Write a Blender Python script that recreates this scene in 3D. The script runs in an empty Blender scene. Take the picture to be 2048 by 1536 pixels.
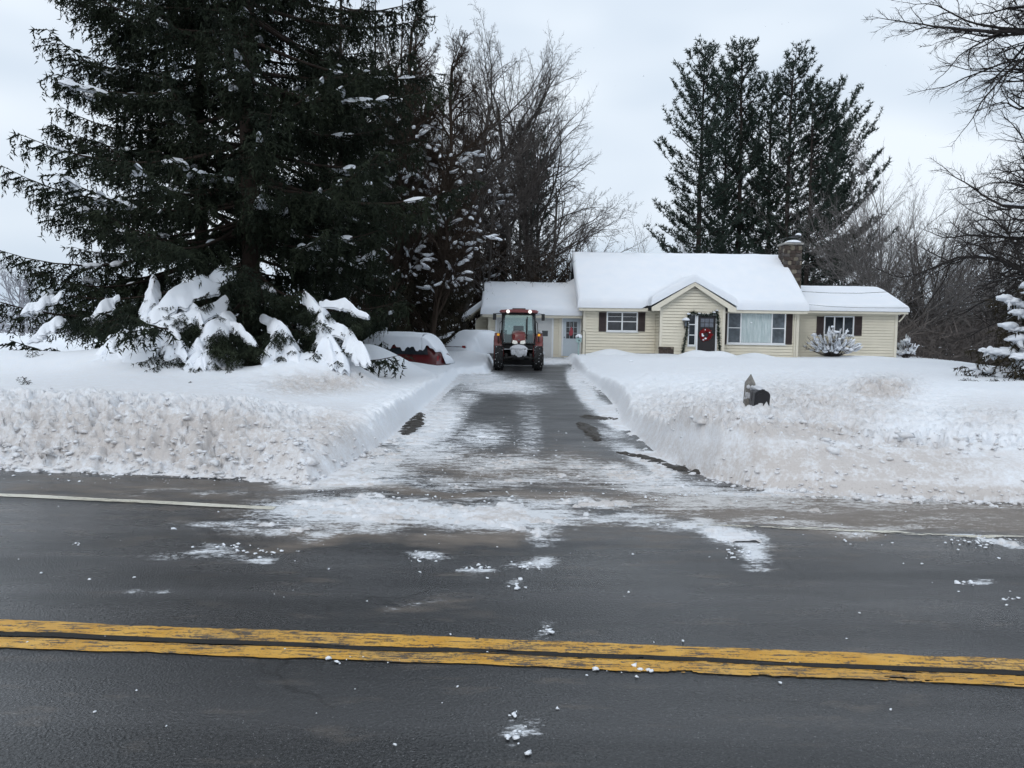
import bpy, bmesh, math, random
import numpy as np
from mathutils import Vector, Matrix

random.seed(7)
rng = np.random.default_rng(7)
SC = bpy.context.scene
COL = SC.collection
R = math.radians

# ------------------------------------------------------------------ camera
FPX = 1538.0                       # focal length in pixels of a 2048 px wide picture
CAM_H = 1.65
PITCH = math.atan((768 - 674) / FPX)
ROLL = math.atan(0.015)
_F = np.array([0, math.cos(PITCH), -math.sin(PITCH)])
_U0 = np.array([0, math.sin(PITCH), math.cos(PITCH)])
_R0 = np.array([1.0, 0, 0])
_R = _R0 * math.cos(ROLL) + _U0 * math.sin(ROLL)
_U = _U0 * math.cos(ROLL) - _R0 * math.sin(ROLL)
cam_d = bpy.data.cameras.new('camera')
cam = bpy.data.objects.new('camera', cam_d)
COL.objects.link(cam)
cam_d.sensor_fit = 'HORIZONTAL'
cam_d.sensor_width = 36.0
cam_d.lens = 36.0 * FPX / 2048.0
cam_d.clip_start = 0.1
cam_d.clip_end = 3000
m = Matrix.Identity(4)
for i in range(3):
    m[i][0] = _R[i]; m[i][1] = _U[i]; m[i][2] = -_F[i]
m[2][3] = CAM_H
cam.matrix_world = m
SC.camera = cam

# ------------------------------------------------------------------ world: overcast winter sky
W = bpy.data.worlds.new('World')
SC.world = W
W.use_nodes = True
nt = W.node_tree
nt.nodes.clear()
def wn(t, **kw):
    n = nt.nodes.new(t)
    for k, v in kw.items(): setattr(n, k, v)
    return n
SUN_EL, SUN_ROT = R(38), R(202)
o = wn('ShaderNodeOutputWorld'); bg = wn('ShaderNodeBackground')
sky = wn('ShaderNodeTexSky', sky_type='NISHITA', sun_disc=False, sun_elevation=SUN_EL, sun_rotation=SUN_ROT,
         air_density=1.0, dust_density=3.0)
tc = wn('ShaderNodeTexCoord'); sep = wn('ShaderNodeSeparateXYZ')
nt.links.new(tc.outputs['Generated'], sep.inputs[0])
mp = wn('ShaderNodeMapping'); mp.inputs['Scale'].default_value = (1.0, 1.0, 2.6)
nt.links.new(tc.outputs['Generated'], mp.inputs[0])
no = wn('ShaderNodeTexNoise'); no.inputs['Scale'].default_value = 1.9; no.inputs['Detail'].default_value = 3.0
no.inputs['Roughness'].default_value = 0.45
nt.links.new(mp.outputs[0], no.inputs[0])
rc = wn('ShaderNodeValToRGB')
rc.color_ramp.elements[0].position = 0.38; rc.color_ramp.elements[0].color = (0.545, 0.645, 0.765, 1)
rc.color_ramp.elements[1].position = 0.58; rc.color_ramp.elements[1].color = (0.815, 0.885, 0.96, 1)
nt.links.new(no.outputs[0], rc.inputs[0])
# overcast skies brighten towards the zenith
mr = wn('ShaderNodeMapRange'); mr.inputs[1].default_value = 0.0; mr.inputs[2].default_value = 1.0
mr.inputs[3].default_value = 0.97; mr.inputs[4].default_value = 1.10
nt.links.new(sep.outputs[2], mr.inputs[0])
mul = wn('ShaderNodeVectorMath', operation='SCALE')
nt.links.new(rc.outputs[0], mul.inputs[0]); nt.links.new(mr.outputs[0], mul.inputs['Scale'])
ssc = wn('ShaderNodeVectorMath', operation='SCALE'); ssc.inputs['Scale'].default_value = 0.10
nt.links.new(sky.outputs[0], ssc.inputs[0])
mix = wn('ShaderNodeMixRGB'); mix.inputs[0].default_value = 0.95
nt.links.new(ssc.outputs[0], mix.inputs[1]); nt.links.new(mul.outputs[0], mix.inputs[2])
nt.links.new(mix.outputs[0], bg.inputs[0]); bg.inputs[1].default_value = 1.0
nt.links.new(bg.outputs[0], o.inputs[0])

sd = bpy.data.lights.new('sun', 'SUN'); sd.energy = 0.62; sd.angle = R(25); sd.color = (1.0, 0.97, 0.93)
sun = bpy.data.objects.new('sun', sd); COL.objects.link(sun)
_az = SUN_ROT
_to = Vector((math.sin(_az) * math.cos(SUN_EL), math.cos(_az) * math.cos(SUN_EL), math.sin(SUN_EL)))
sun.rotation_euler = _to.to_track_quat('Z', 'Y').to_euler()
sun.location = (0, 0, 30)

SC.view_settings.view_transform = 'Standard'
SC.view_settings.look = 'None'
SC.view_settings.exposure = 0.17
SC.view_settings.gamma = 1.0
SC.view_settings.use_curve_mapping = False
SC.render.engine = 'CYCLES'
SC.cycles.max_bounces = 5
SC.cycles.diffuse_bounces = 2
SC.cycles.glossy_bounces = 2
SC.cycles.transmission_bounces = 4
SC.cycles.transparent_max_bounces = 8
SC.cycles.volume_bounces = 0
SC.cycles.use_denoising = True
SC.cycles.use_adaptive_sampling = True
SC.cycles.adaptive_threshold = 0.03
SC.cycles.caustics_reflective = False
SC.cycles.caustics_refractive = False

# ------------------------------------------------------------------ survey helpers (photo pixel -> place)
def _dir(px, py):
    return _F * FPX + _R * (px - 1024.0) - _U * (py - 768.0)
def P(px, py, Y):
    d = _dir(px, py); t = Y / d[1]
    return np.array([d[0] * t, Y, CAM_H + d[2] * t])
def G(px, py, z=0.0):
    d = _dir(px, py); t = (z - CAM_H) / d[2]
    return np.array([d[0] * t, d[1] * t, z])
def to_px(x, y, z):
    dx, dy, dz = x, y, z - CAM_H
    a = dx * _R[0] + dy * _R[1] + dz * _R[2]
    b = dx * _U[0] + dy * _U[1] + dz * _U[2]
    c = np.maximum(dx * _F[0] + dy * _F[1] + dz * _F[2], 1e-3)
    return 1024 + FPX * a / c, 768 - FPX * b / c

# ------------------------------------------------------------------ noise
def _h(ix, iy, iz):
    n = (ix.astype(np.int64) * 374761393 + iy.astype(np.int64) * 668265263 + iz.astype(np.int64) * 2147483647) & 0xFFFFFFFF
    n = ((n ^ (n >> 13)) * 1274126177) & 0xFFFFFFFF
    n = (n ^ (n >> 16)) & 0xFFFFFFFF
    return n / 4294967295.0
def vnoise(x, y, z=None):
    x = np.asarray(x, float); y = np.asarray(y, float)
    z = np.zeros_like(x) if z is None else np.asarray(z, float) + np.zeros_like(x)
    xi, yi, zi = np.floor(x), np.floor(y), np.floor(z)
    fx, fy, fz = x - xi, y - yi, z - zi
    fx = fx * fx * fx * (fx * (fx * 6 - 15) + 10); fy = fy * fy * fy * (fy * (fy * 6 - 15) + 10); fz = fz * fz * (3 - 2 * fz)
    def c(a, b, d): return _h(xi + a, yi + b, zi + d)
    flat = not np.any(z)
    lo = (c(0,0,0) * (1 - fx) + c(1,0,0) * fx) * (1 - fy) + (c(0,1,0) * (1 - fx) + c(1,1,0) * fx) * fy
    if flat: return lo
    hi = (c(0,0,1) * (1 - fx) + c(1,0,1) * fx) * (1 - fy) + (c(0,1,1) * (1 - fx) + c(1,1,1) * fx) * fy
    return lo * (1 - fz) + hi * fz
def fbm(x, y, oct=4, gain=0.5, z=None):
    v = 0; a = 1; s = 0; f = 1.0
    for i in range(oct):
        v = v + a * vnoise(x * f + 17.3 * i, y * f - 9.1 * i, None if z is None else z * f + 3.3 * i); s += a; a *= gain; f *= 2.03
    return v / s            # 0..1
def sst(a, b, x):
    t = np.clip((x - a) / (b - a), 0, 1); return t * t * (3 - 2 * t)

# ------------------------------------------------------------------ objects
def mesh_obj(name, verts, faces, mat=None, parent=None, smooth=False, mats=None, fmat=None):
    me = bpy.data.meshes.new(name)
    v = np.asarray(verts, dtype=np.float32).reshape(-1, 3)
    if isinstance(faces, np.ndarray):
        k = faces.shape[1]; nf = faces.shape[0]
        me.vertices.add(len(v)); me.vertices.foreach_set('co', v.ravel())
        me.loops.add(nf * k); me.loops.foreach_set('vertex_index', faces.astype(np.int32).ravel())
        me.polygons.add(nf)
        me.polygons.foreach_set('loop_start', np.arange(0, nf * k, k, dtype=np.int32))
        me.polygons.foreach_set('loop_total', np.full(nf, k, dtype=np.int32))
        me.update(calc_edges=True)
    else:
        me.from_pydata(v.tolist(), [], faces); me.update()
    if mats:
        for q in mats: me.materials.append(q)
        if fmat is not None: me.polygons.foreach_set('material_index', np.asarray(fmat, dtype=np.int32))
    elif mat: me.materials.append(mat)
    if smooth is True: me.polygons.foreach_set('use_smooth', np.ones(len(me.polygons), dtype=bool))
    ob = bpy.data.objects.new(name, me); COL.objects.link(ob)
    if parent is not None: ob.parent = parent
    return ob
def vattr(ob, name, vals):
    a = ob.data.attributes.new(name, 'FLOAT', 'POINT'); a.data.foreach_set('value', np.asarray(vals, dtype=np.float32))
def thing(name, label, cat, loc=(0, 0, 0), group=None, rz=0.0):
    e = bpy.data.objects.new(name, None); COL.objects.link(e)
    e.location = loc; e.rotation_euler = (0, 0, rz); e.empty_display_size = 0.2
    e['label'] = label; e['category'] = cat
    if group: e['group'] = group
    return e
def tag(ob, label, cat, group=None):
    ob['label'] = label; ob['category'] = cat
    if group: ob['group'] = group
    return ob
def struct(ob, kind='structure', label=None):
    ob['kind'] = kind
    if label: ob['label'] = label
    return ob

class MB:
    """collects simple solids into one mesh"""
    def __init__(s): s.v = []; s.f = []; s.n = 0
    def add(s, vs, fs):
        s.v.extend(np.asarray(vs, float).tolist())
        if isinstance(fs, np.ndarray): s.f.extend((fs + s.n).tolist())
        else: s.f.extend([tuple(i + s.n for i in f) for f in fs])
        s.n = len(s.v); return s
    def box(s, x0, x1, y0, y1, z0, z1, b=0.0):
        if b <= 0:
            vs = [(x0,y0,z0),(x1,y0,z0),(x1,y1,z0),(x0,y1,z0),(x0,y0,z1),(x1,y0,z1),(x1,y1,z1),(x0,y1,z1)]
            return s.add(vs, [(3,2,1,0),(4,5,6,7),(0,1,5,4),(1,2,6,5),(2,3,7,6),(3,0,4,7)])
        bm = bmesh.new(); bmesh.ops.create_cube(bm, size=1.0)
        for q in bm.verts:
            q.co = Vector(((x0+x1)/2 + q.co.x*(x1-x0), (y0+y1)/2 + q.co.y*(y1-y0), (z0+z1)/2 + q.co.z*(z1-z0)))
        b = min(b, .45*min(x1-x0, y1-y0, z1-z0))
        bmesh.ops.bevel(bm, geom=list(bm.edges), offset=b, segments=2, profile=0.6, affect='EDGES')
        return s._bm(bm)
    def _bm(s, bm):
        bm.verts.index_update()
        vs = [tuple(q.co) for q in bm.verts]; fs = [tuple(q.index for q in f.verts) for f in bm.faces]; bm.free()
        return s.add(vs, fs)
    def prism(s, poly, a0, a1, axis='y'):
        """poly: 2-D outline; extruded along axis (x: poly is y,z; y: poly is x,z; z: poly is x,y)"""
        k = len(poly); vs = []
        for a in (a0, a1):
            for p in poly:
                vs.append({'x': (a, p[0], p[1]), 'y': (p[0], a, p[1]), 'z': (p[0], p[1], a)}[axis])
        fs = [tuple(range(k))[::-1], tuple(range(k, 2*k))] + [(i, (i+1) % k, k + (i+1) % k, k + i) for i in range(k)]
        return s.add(vs, fs)
    def tube(s, pts, rad, n=8, cap=True):
        pts = [np.asarray(p, float) for p in pts]
        rad = [rad]*len(pts) if np.isscalar(rad) else list(rad)
        rings = []; up = np.array([0.03, 0.05, 1.0]); vs = []
        for i, p in enumerate(pts):
            d = pts[min(i+1, len(pts)-1)] - pts[max(i-1, 0)]; d = d/(np.linalg.norm(d)+1e-9)
            a = np.cross(d, up)
            if np.linalg.norm(a) < 0.1: a = np.cross(d, [1.0, 0.1, 0])
            a /= np.linalg.norm(a); b = np.cross(d, a)
            for k in range(n):
                t = 2*math.pi*k/n; vs.append(p + rad[i]*(a*math.cos(t) + b*math.sin(t)))
        fs = []
        for i in range(len(pts)-1):
            for k in range(n):
                fs.append((i*n+k, i*n+(k+1) % n, (i+1)*n+(k+1) % n, (i+1)*n+k))
        if cap:
            fs.append(tuple(range(n))[::-1]); fs.append(tuple(range((len(pts)-1)*n, len(pts)*n)))
        return s.add(vs, fs)
    def lathe(s, prof, c=(0,0,0), axis='z', n=24):
        """prof: list of (radius, height)"""
        vs = []; fs = []
        for r_, h_ in prof:
            for k in range(n):
                t = 2*math.pi*k/n; u, w = r_*math.cos(t), r_*math.sin(t)
                q = {'z': (u, w, h_), 'x': (h_, u, w), 'y': (u, h_, w)}[axis]
                vs.append((c[0]+q[0], c[1]+q[1], c[2]+q[2]))
        for i in range(len(prof)-1):
            for k in range(n):
                fs.append((i*n+k, i*n+(k+1) % n, (i+1)*n+(k+1) % n, (i+1)*n+k))
        if prof[0][0] > 1e-4: fs.append(tuple(range(n))[::-1])
        if prof[-1][0] > 1e-4: fs.append(tuple(range((len(prof)-1)*n, len(prof)*n)))
        return s.add(vs, fs)
    def quad(s, a, b, c, d): return s.add([a, b, c, d], [(0,1,2,3)])
    def build(s, name, mat, parent=None, smooth=False, fix=True):
        ob = mesh_obj(name, s.v, s.f, mat, parent)
        if not fix:
            ob.data.polygons.foreach_set('use_smooth', np.full(len(ob.data.polygons), bool(smooth)))
            return ob
        bm = bmesh.new(); bm.from_mesh(ob.data); bmesh.ops.recalc_face_normals(bm, faces=bm.faces); bm.to_mesh(ob.data); bm.free()
        if smooth:
            me = ob.data
            me.polygons.foreach_set('use_smooth', np.ones(len(me.polygons), dtype=bool))
            try: me.set_sharp_from_angle(angle=R(40))
            except Exception: pass
        return ob

# ------------------------------------------------------------------ materials
class NT:
    def __init__(s, name):
        s.m = bpy.data.materials.new(name); s.m.use_nodes = True; s.t = s.m.node_tree; s.t.nodes.clear()
        s.out = s.n('ShaderNodeOutputMaterial'); s.p = s.n('ShaderNodeBsdfPrincipled'); s.l(s.p.outputs[0], s.out.inputs[0])
    def n(s, t, **kw):
        q = s.t.nodes.new(t)
        for k, v in kw.items(): setattr(q, k, v)
        return q
    def l(s, a, b): s.t.links.new(a, b)
    def val(s, inp, v):
        if isinstance(v, bpy.types.NodeSocket): s.l(v, inp)
        elif isinstance(v, (tuple, list)) and len(v) == 3 and inp.type == 'RGBA': inp.default_value = (*v, 1)
        else: inp.default_value = v
    def set(s, **kw):
        nm = {'col': 'Base Color', 'rough': 'Roughness', 'metal': 'Metallic', 'spec': 'Specular IOR Level', 'normal': 'Normal',
              'coat': 'Coat Weight', 'emit': 'Emission Color', 'estr': 'Emission Strength', 'alpha': 'Alpha', 'trans': 'Transmission Weight', 'ior': 'IOR'}
        for k, v in kw.items(): s.val(s.p.inputs[nm[k]], v)
        return s
    def co(s, scale=(1, 1, 1), rot=(0, 0, 0), kind='Object'):
        t = s.n('ShaderNodeTexCoord'); mpn = s.n('ShaderNodeMapping')
        mpn.inputs['Scale'].default_value = scale; mpn.inputs['Rotation'].default_value = rot
        s.l(t.outputs[kind], mpn.inputs[0]); return mpn.outputs[0]
    def noise(s, vec, scale=5, detail=4, rough=0.5, dist=0.0):
        q = s.n('ShaderNodeTexNoise'); s.l(vec, q.inputs['Vector']); q.inputs['Scale'].default_value = scale
        q.inputs['Detail'].default_value = detail; q.inputs['Roughness'].default_value = rough; q.inputs['Distortion'].default_value = dist
        return q.outputs[0]
    def vor(s, vec, scale=5, feature='F1', out='Distance'):
        q = s.n('ShaderNodeTexVoronoi', feature=feature); s.l(vec, q.inputs['Vector']); q.inputs['Scale'].default_value = scale
        return q.outputs[out]
    def attr(s, name):
        q = s.n('ShaderNodeAttribute'); q.attribute_name = name; return q.outputs['Fac']
    def rng(s, v, a, b, c=0.0, d=1.0, smooth=False):
        q = s.n('ShaderNodeMapRange'); q.interpolation_type = 'SMOOTHSTEP' if smooth else 'LINEAR'
        s.val(q.inputs[0], v)
        for i, x in enumerate((a, b, c, d)): q.inputs[i+1].default_value = x
        return q.outputs[0]
    def math(s, op, a, b=0.0, clamp=False):
        q = s.n('ShaderNodeMath', operation=op, use_clamp=clamp); s.val(q.inputs[0], a); s.val(q.inputs[1], b); return q.outputs[0]
    def mix(s, f, a, b, mode='MIX'):
        q = s.n('ShaderNodeMixRGB', blend_type=mode); s.val(q.inputs[0], f); s.val(q.inputs[1], a); s.val(q.inputs[2], b); return q.outputs[0]
    def bump(s, h, strength=0.3, dist=0.02, normal=None):
        q = s.n('ShaderNodeBump'); q.inputs['Strength'].default_value = strength; q.inputs['Distance'].default_value = dist
        s.l(h, q.inputs['Height'])
        if normal is not None: s.l(normal, q.inputs['Normal'])
        return q.outputs[0]
def simple(name, col, rough=0.6, metal=0.0, var=0.15, scale=8.0, bump=0.0, spec=0.5):
    a = NT(name); v = a.co()
    n1 = a.noise(v, scale, 5, 0.6)
    f = a.rng(n1, 0.3, 0.7, 1.0 - var, 1.0 + var)
    q = a.n('ShaderNodeVectorMath', operation='SCALE'); q.inputs[0].default_value = col; a.l(f, q.inputs['Scale'])
    a.set(col=q.outputs[0], rough=rough, metal=metal, spec=spec)
    if bump: a.set(normal=a.bump(a.noise(v, scale*6, 4, 0.6), bump, 0.01))
    return a.m
# ------------------------------------------------------------------ terrain survey
def base_g(y):
    return np.interp(y, [0, 9.5, 14, 22, 32.7, 37, 42, 60, 400], [0, 0, .04, .13, .30, .45, .62, .70, .80])
def Gg(px, py):
    z = 0.0
    for _ in range(12): z = float(base_g(G(px, py, z)[1]))
    return G(px, py, z)
_foot = [(-900, 895), (-300, 925), (0, 938), (300, 951), (560, 963), (618, 972), (668, 948), (720, 918), (770, 886), (792, 868), (820, 842), (850, 815),
         (890, 778), (912, 757), (918, 749), (975, 748), (985, 738), (992, 722), (985, 716), (985, 700)]
_footr = [(1128, 700), (1132, 716), (1146, 735), (1164, 753), (1198, 779), (1230, 804), (1244, 850), (1272, 872), (1316, 912), (1372, 938),
          (1420, 958), (1500, 975), (1640, 989), (2048, 1006), (2600, 1025), (3000, 1040)]
POLY = [Gg(*p)[:2] for p in _foot] + [np.array([0.0, 46.0])] + [Gg(*p)[:2] for p in _footr] + [np.array([60.0, -20.0]), np.array([-60.0, -20.0])]
POLY = np.array(POLY)
def cleared_sd(x, y):
    """distance to the edge of the ploughed area; negative inside it"""
    x = np.asarray(x, float); y = np.asarray(y, float)
    d = np.full(x.shape, 1e9); ins = np.zeros(x.shape, bool); n = len(POLY)
    for i in range(n):
        a = POLY[i]; b = POLY[(i+1) % n]; e = b - a
        t = np.clip(((x-a[0])*e[0] + (y-a[1])*e[1])/(e@e + 1e-12), 0, 1)
        d = np.minimum(d, np.hypot(x-a[0]-t*e[0], y-a[1]-t*e[1]))
        c = ((a[1] > y) != (b[1] > y)) & (x < (b[0]-a[0])*(y-a[1])/(b[1]-a[1] + 1e-12) + a[0])
        ins ^= c
    return np.where(ins, -d, d)
def gauss(x, y, cx, cy, rx, ry, p=2.0):
    return np.exp(-(np.abs((x-cx)/max(rx, 1e-6))**p + np.abs((y-cy)/max(ry, 1e-6))**p))
# mounds: x, y, rx, ry, height
MOUNDS = [(6.1, 13.2, 1.1, .8, .20), (4.2, 12.0, 1.5, .9, .12), (8.8, 14.5, 2.0, 1.0, .10), (12.3, 17, 2.2, 1.2, .12), (3.4, 20, 1.6, 3, .08), (7, 24, 3, 2.5, .12),
          (-2.55, 36.5, 1.2, 1.6, .32), (-1.9, 34.4, .8, .8, .25),
          (-4.55, 24.0, 1.05, 1.3, .66), (-3.4, 23.4, .8, 1.0, .24), (-8.3, 16.6, 1.4, 1.2, .50), (-10.9, 16.8, 1.8, 1.2, .46), (-6.9, 16.8, 1.0, 1.0, .36), (-4.6, 16.9, .8, .9, .42), (-3.75, 17.3, .7, 1.0, .36),
          (-5.2, 16.0, 1.0, .8, .15), (-3.9, 16.5, .8, 1.0, .12), (-14, 19, 2, 2, .2), (-2.6, 17, .7, 4, .05),
          (9.05, 38.2, .75, .45, .34), (10.35, 38.2, .75, .45, .30), (12.3, 39.2, .9, .5, .24), (-1.68, 41.2, .42, .5, .75), (5.0, 39.4, 1.0, .5, .30), (7.6, 39.3, 1.6, .6, .12),
          (18.5, 40.4, 2.2, .8, .15), (-2.0, 9.6, .5, .45, .10), (3.42, 10.02, .55, .30, .10), (3.05, 10.45, .45, .3, .08)]
def plateau(x, y):
    s = np.interp(y, [8, 9.5, 11, 14, 22, 32, 39, 60, 400], [.60, .66, .72, .72, .74, .78, .80, .82, .95])
    for cx, cy, rx, ry, h in MOUNDS: s = s + h*gauss(x, y, cx, cy, rx, ry)
    s = s + .05*(fbm(x*.35 + 40, y*.25 + 7, 3) - .5)
    along = sst(10.0, 11.5, y)*sst(38, 28, y)
    s = s - .36*np.exp(-(np.maximum(x-1.8, 0)/2.6)**2)*along*(x > 0) - .30*np.exp(-((x+2.0)/2.0)**2)*along*(x <= 0)
    s = s + .05*(fbm(x*.9 + 11, y*.5, 3) - .5) * sst(1, 3, x)*sst(9, 12, y)*sst(40, 30, y)
    sd = (x - 14.1)*.934 - (y - 24.0)*.357
    s = s - 2.6*sst(0, 22, sd)*sst(14, 20, y)
    return s
def snow_h(x, y, detail=True):
    x = np.asarray(x, float); y = np.asarray(y, float)
    d = cleared_sd(x, y)
    g = base_g(y)
    s = plateau(x, y)
    left = sst(-1.9, -3.6, x)*sst(12.6, 11.0, y); right = sst(2.5, 4.4, x)*sst(12.2, 10.2, y)
    w = .20 + 2.0*left + .85*right
    w = w*(1 + .35*(fbm(x*.8 + 3, y*.8, 2) - .5)*2*np.maximum(left, .2))
    t = np.clip(d/np.maximum(w, .05), 0, 1)
    prof = left*np.sin(t*math.pi/2)**1.15 + (1-left)*(right*t**.75*(1.7 - .7*t) + (1-right)*t**1.15)
    prof = np.clip(prof, 0, 1)
    top = s - (.17*right*sst(2.2, .8, d) * (x > 0))
    h = g + (top - g)*prof
    if detail:
        px, py = to_px(x, y, h)
        rough = np.maximum.reduce([left*sst(3.6, 1.6, d), right*gauss(d, 0, 1.1, 0, .8, 1)*.95, .55*right*sst(7, 2, d),
                 gauss(px, py, 1500, 815, 340, 60)*.95, gauss(px, py, 1750, 775, 90, 28)*1.4, gauss(px, py, 640, 765, 130, 22)*.55,
                 .30*gauss(d, 0, .25, 0, .30, 1)])
        rough = np.where(d > 0, rough, 0)*sst(0, .25, d)
        face = right*gauss(d, 0, .38, 0, .50, 1, 3)*sst(2.6, 3.6, x)
        rough = rough*(1 - .95*np.clip(face, 0, 1))
        mk = rough > .01
        if np.any(mk):                    # lumps are sampled in space so that they stay round on the steep faces
            xm, ym, zm, rm_ = x[mk], y[mk], h[mk], rough[mk]
            n1 = fbm(xm*2.0, ym*2.0, 3, .5, zm*2.0) - .5
            bil = 1 - np.abs(2*fbm(xm*4.6 + 5, ym*4.6, 3, .55, zm*4.6 + 2) - 1)*1.8
            bil2 = np.abs(2*vnoise(xm*11 + 3, ym*11, zm*11 + 1) - 1); cl_ = vnoise(xm*20 + 8, ym*20, zm*20 + 4)
            h = h.copy(); h[mk] += rm_*(.22*n1 + .22*(bil - .62) + .10*(.5 - bil2) + .07*(cl_ - .5))
        h = h + face*(.035*(fbm(x*.5, y*9.0, 3) - .5) + .01*(fbm(x*9, y*18, 2) - .5))
        h = h + (d > 0)*sst(0, .5, d)*(.012*(fbm(x*1.7, y*1.1 + 9, 3) - .5) + .006*(fbm(x*7, y*5 + 9, 2) - .5))
        # wind and shovel ripples in the front yard
        yard = gauss(px, py, 1560, 745, 260, 26)
        h = h + yard*.09*(fbm(x*2.1, y*1.3, 3) - .5)*(d > .4)
    # inside the ploughed area the sheet drops away; packed slush patches stand proud of the asphalt
    px, py = to_px(x, y, g)
    sl = slush(px, py)
    n = fbm(x*2.6 + 2*fbm(x, y, 2), y*3.4, 4, .6); n2 = vnoise(x*17, y*21)
    k = sl*1.15 + (n - .5)*1.25 + (n2 - .5)*.45
    edge = sst(.30, .0, -d)*.6*sst(7.5, 8.5, y)
    inside = g - .035 + .055*sst(.52, .95, k + edge) + .02*(n2 - .5)*sst(.5, .8, k + edge)
    tiny = np.minimum(d/.05, 0)
    return np.where(d > 0, h, np.where(k + edge > .45, np.maximum(inside, g - .06), g - .06))

# packed snow and grit left on the asphalt: pixel ellipses (cx, cy, rx, ry, slope, value)
SLUSH = [(1700, 1012, 420, 12, .02, .34), (1900, 1040, 220, 10, .02, .25), (1450, 1010, 200, 22, .04, .55), (470, 1040, 140, 10, -.03, .36), (1150, 1010, 260, 16, .03, .45), (850, 905, 110, 30, -.1, .55), (720, 955, 110, 18, -.1, .7), (1010, 925, 130, 20, .05, .5), (1250, 950, 120, 22, .15, .6), (1500, 985, 160, 12, .05, .6), (900, 1052, 260, 12, .0, .55), (1200, 1040, 160, 10, .02, .5), (620, 1040, 120, 14, 0, .5), (560, 1010, 60, 6, .03, .5), (1000, 960, 300, 16, .03, .42), (1430, 1060, 60, 18, .3, .7), (1380, 1052, 100, 10, .05, .6), (640, 1024, 150, 24, .03, .66), (800, 1032, 230, 28, .02, .78), (960, 1038, 190, 28, .02, .74), (600, 1050, 160, 14, -.05, .42), (400, 1105, 110, 10, -.05, .34), (1090, 1075, 40, 26, -.3, .5), (700, 1065, 120, 12, 0, .5), (1040, 1042, 100, 14, .02, .5), (700, 975, 130, 14, .02, .75), (760, 935, 70, 34, -.5, .6),
         (820, 968, 140, 10, .02, .40), (1000, 1010, 460, 7, .03, .25), (1440, 1075, 75, 26, .35, .78), (1480, 1105, 40, 12, .2, .72), (1500, 1128, 25, 7, .1, .45), (1290, 1042, 160, 8, .05, .45),
         (1700, 1052, 330, 7, .02, .42), (1990, 1082, 70, 7, .06, .7), (1350, 970, 230, 26, .12, .62), (1660, 998, 280, 12, .03, .62), (1150, 935, 110, 22, .1, .42),
         (880, 840, 55, 55, -.5, .72), (840, 880, 60, 22, -.2, .75), (960, 872, 60, 26, .0, .5), (1060, 880, 26, 90, .0, .34), (930, 800, 34, 22, -.3, .5), (1000, 772, 90, 16, .0, .72), (1050, 782, 60, 10, 0, .5),
         (955, 758, 60, 14, 0, .8), (1175, 790, 26, 26, .8, .9), (1215, 830, 34, 24, .8, .9), (1150, 760, 18, 20, .5, .9), (1225, 868, 40, 14, .2, .45), (1290, 925, 70, 20, .45, .8),
         (860, 800, 38, 26, -.9, .9), (905, 765, 30, 14, -.5, .85), (800, 866, 26, 14, -.5, .75), (850, 1118, 42, 9, 0, .55), (1060, 1134, 48, 6, 0, .62), (960, 1138, 40, 5, 0, .55), (530, 1106, 60, 7, -.04, .55),
         (440, 1096, 55, 7, 0, .38), (1100, 1095, 45, 14, -.2, .45), (290, 1186, 60, 4, 0, .36), (830, 1215, 70, 4, -.08, .30), (1035, 1170, 22, 8, .1, .42), (1095, 1262, 16, 18, 0, .35),
         (1030, 1470, 26, 26, .2, .46), (1030, 1432, 18, 6, 0, .40), (1930, 1170, 32, 6, 0, .5), (2020, 1200, 18, 4, 0, .45), (400, 985, 160, 4, .04, .30), (1180, 745, 30, 26, .2, .8), (1100, 722, 60, 8, 0, .8), (1060, 708, 50, 8, 0, .9)]
MUD = [(1750, 1032, 460, 30, .02, 1.25), (1450, 1010, 340, 24, .03, 1.0), (1050, 940, 330, 44, .05, .70), (800, 930, 120, 40, -.2, .5), (1300, 975, 300, 26, .06, .6), (700, 1060, 260, 26, 0, .5), (960, 990, 420, 9, .03, .9), (1750, 1028, 420, 14, .02, .95), (640, 1078, 150, 14, .02, .6), (950, 1082, 160, 20, 0, .7), (300, 975, 420, 26, .04, .45), (1250, 1000, 260, 12, .04, .6), (1060, 960, 300, 30, .05, .55),
       (880, 1218, 120, 16, 0, .3), (1500, 990, 260, 12, .04, .5), (1320, 950, 130, 20, .3, .4), (1000, 1040, 700, 60, .03, .35), (1700, 1050, 420, 10, .02, .6)]
def ell(px, py, lst):
    v = np.zeros_like(px)
    for cx, cy, rx, ry, sl, val in lst:
        dx = px - cx; dy = py - cy - sl*dx
        v = np.maximum(v, val*np.exp(-((np.abs(dx)/rx)**2.4 + (np.abs(dy)/ry)**2.4)*.9))
    return v
def warped(px, py, lst):
    u, v_ = px/150., py/60.
    wy = np.clip((py-880)/90, 0, 1)
    return ell(px + 130*(fbm(u, v_, 3) - .5)*wy, py + 46*(fbm(u*.8 + 31, v_ + 17, 3) - .5)*np.clip((py-860)/120, 0, 1), lst)
def slush(px, py): return warped(px, py, SLUSH)

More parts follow.
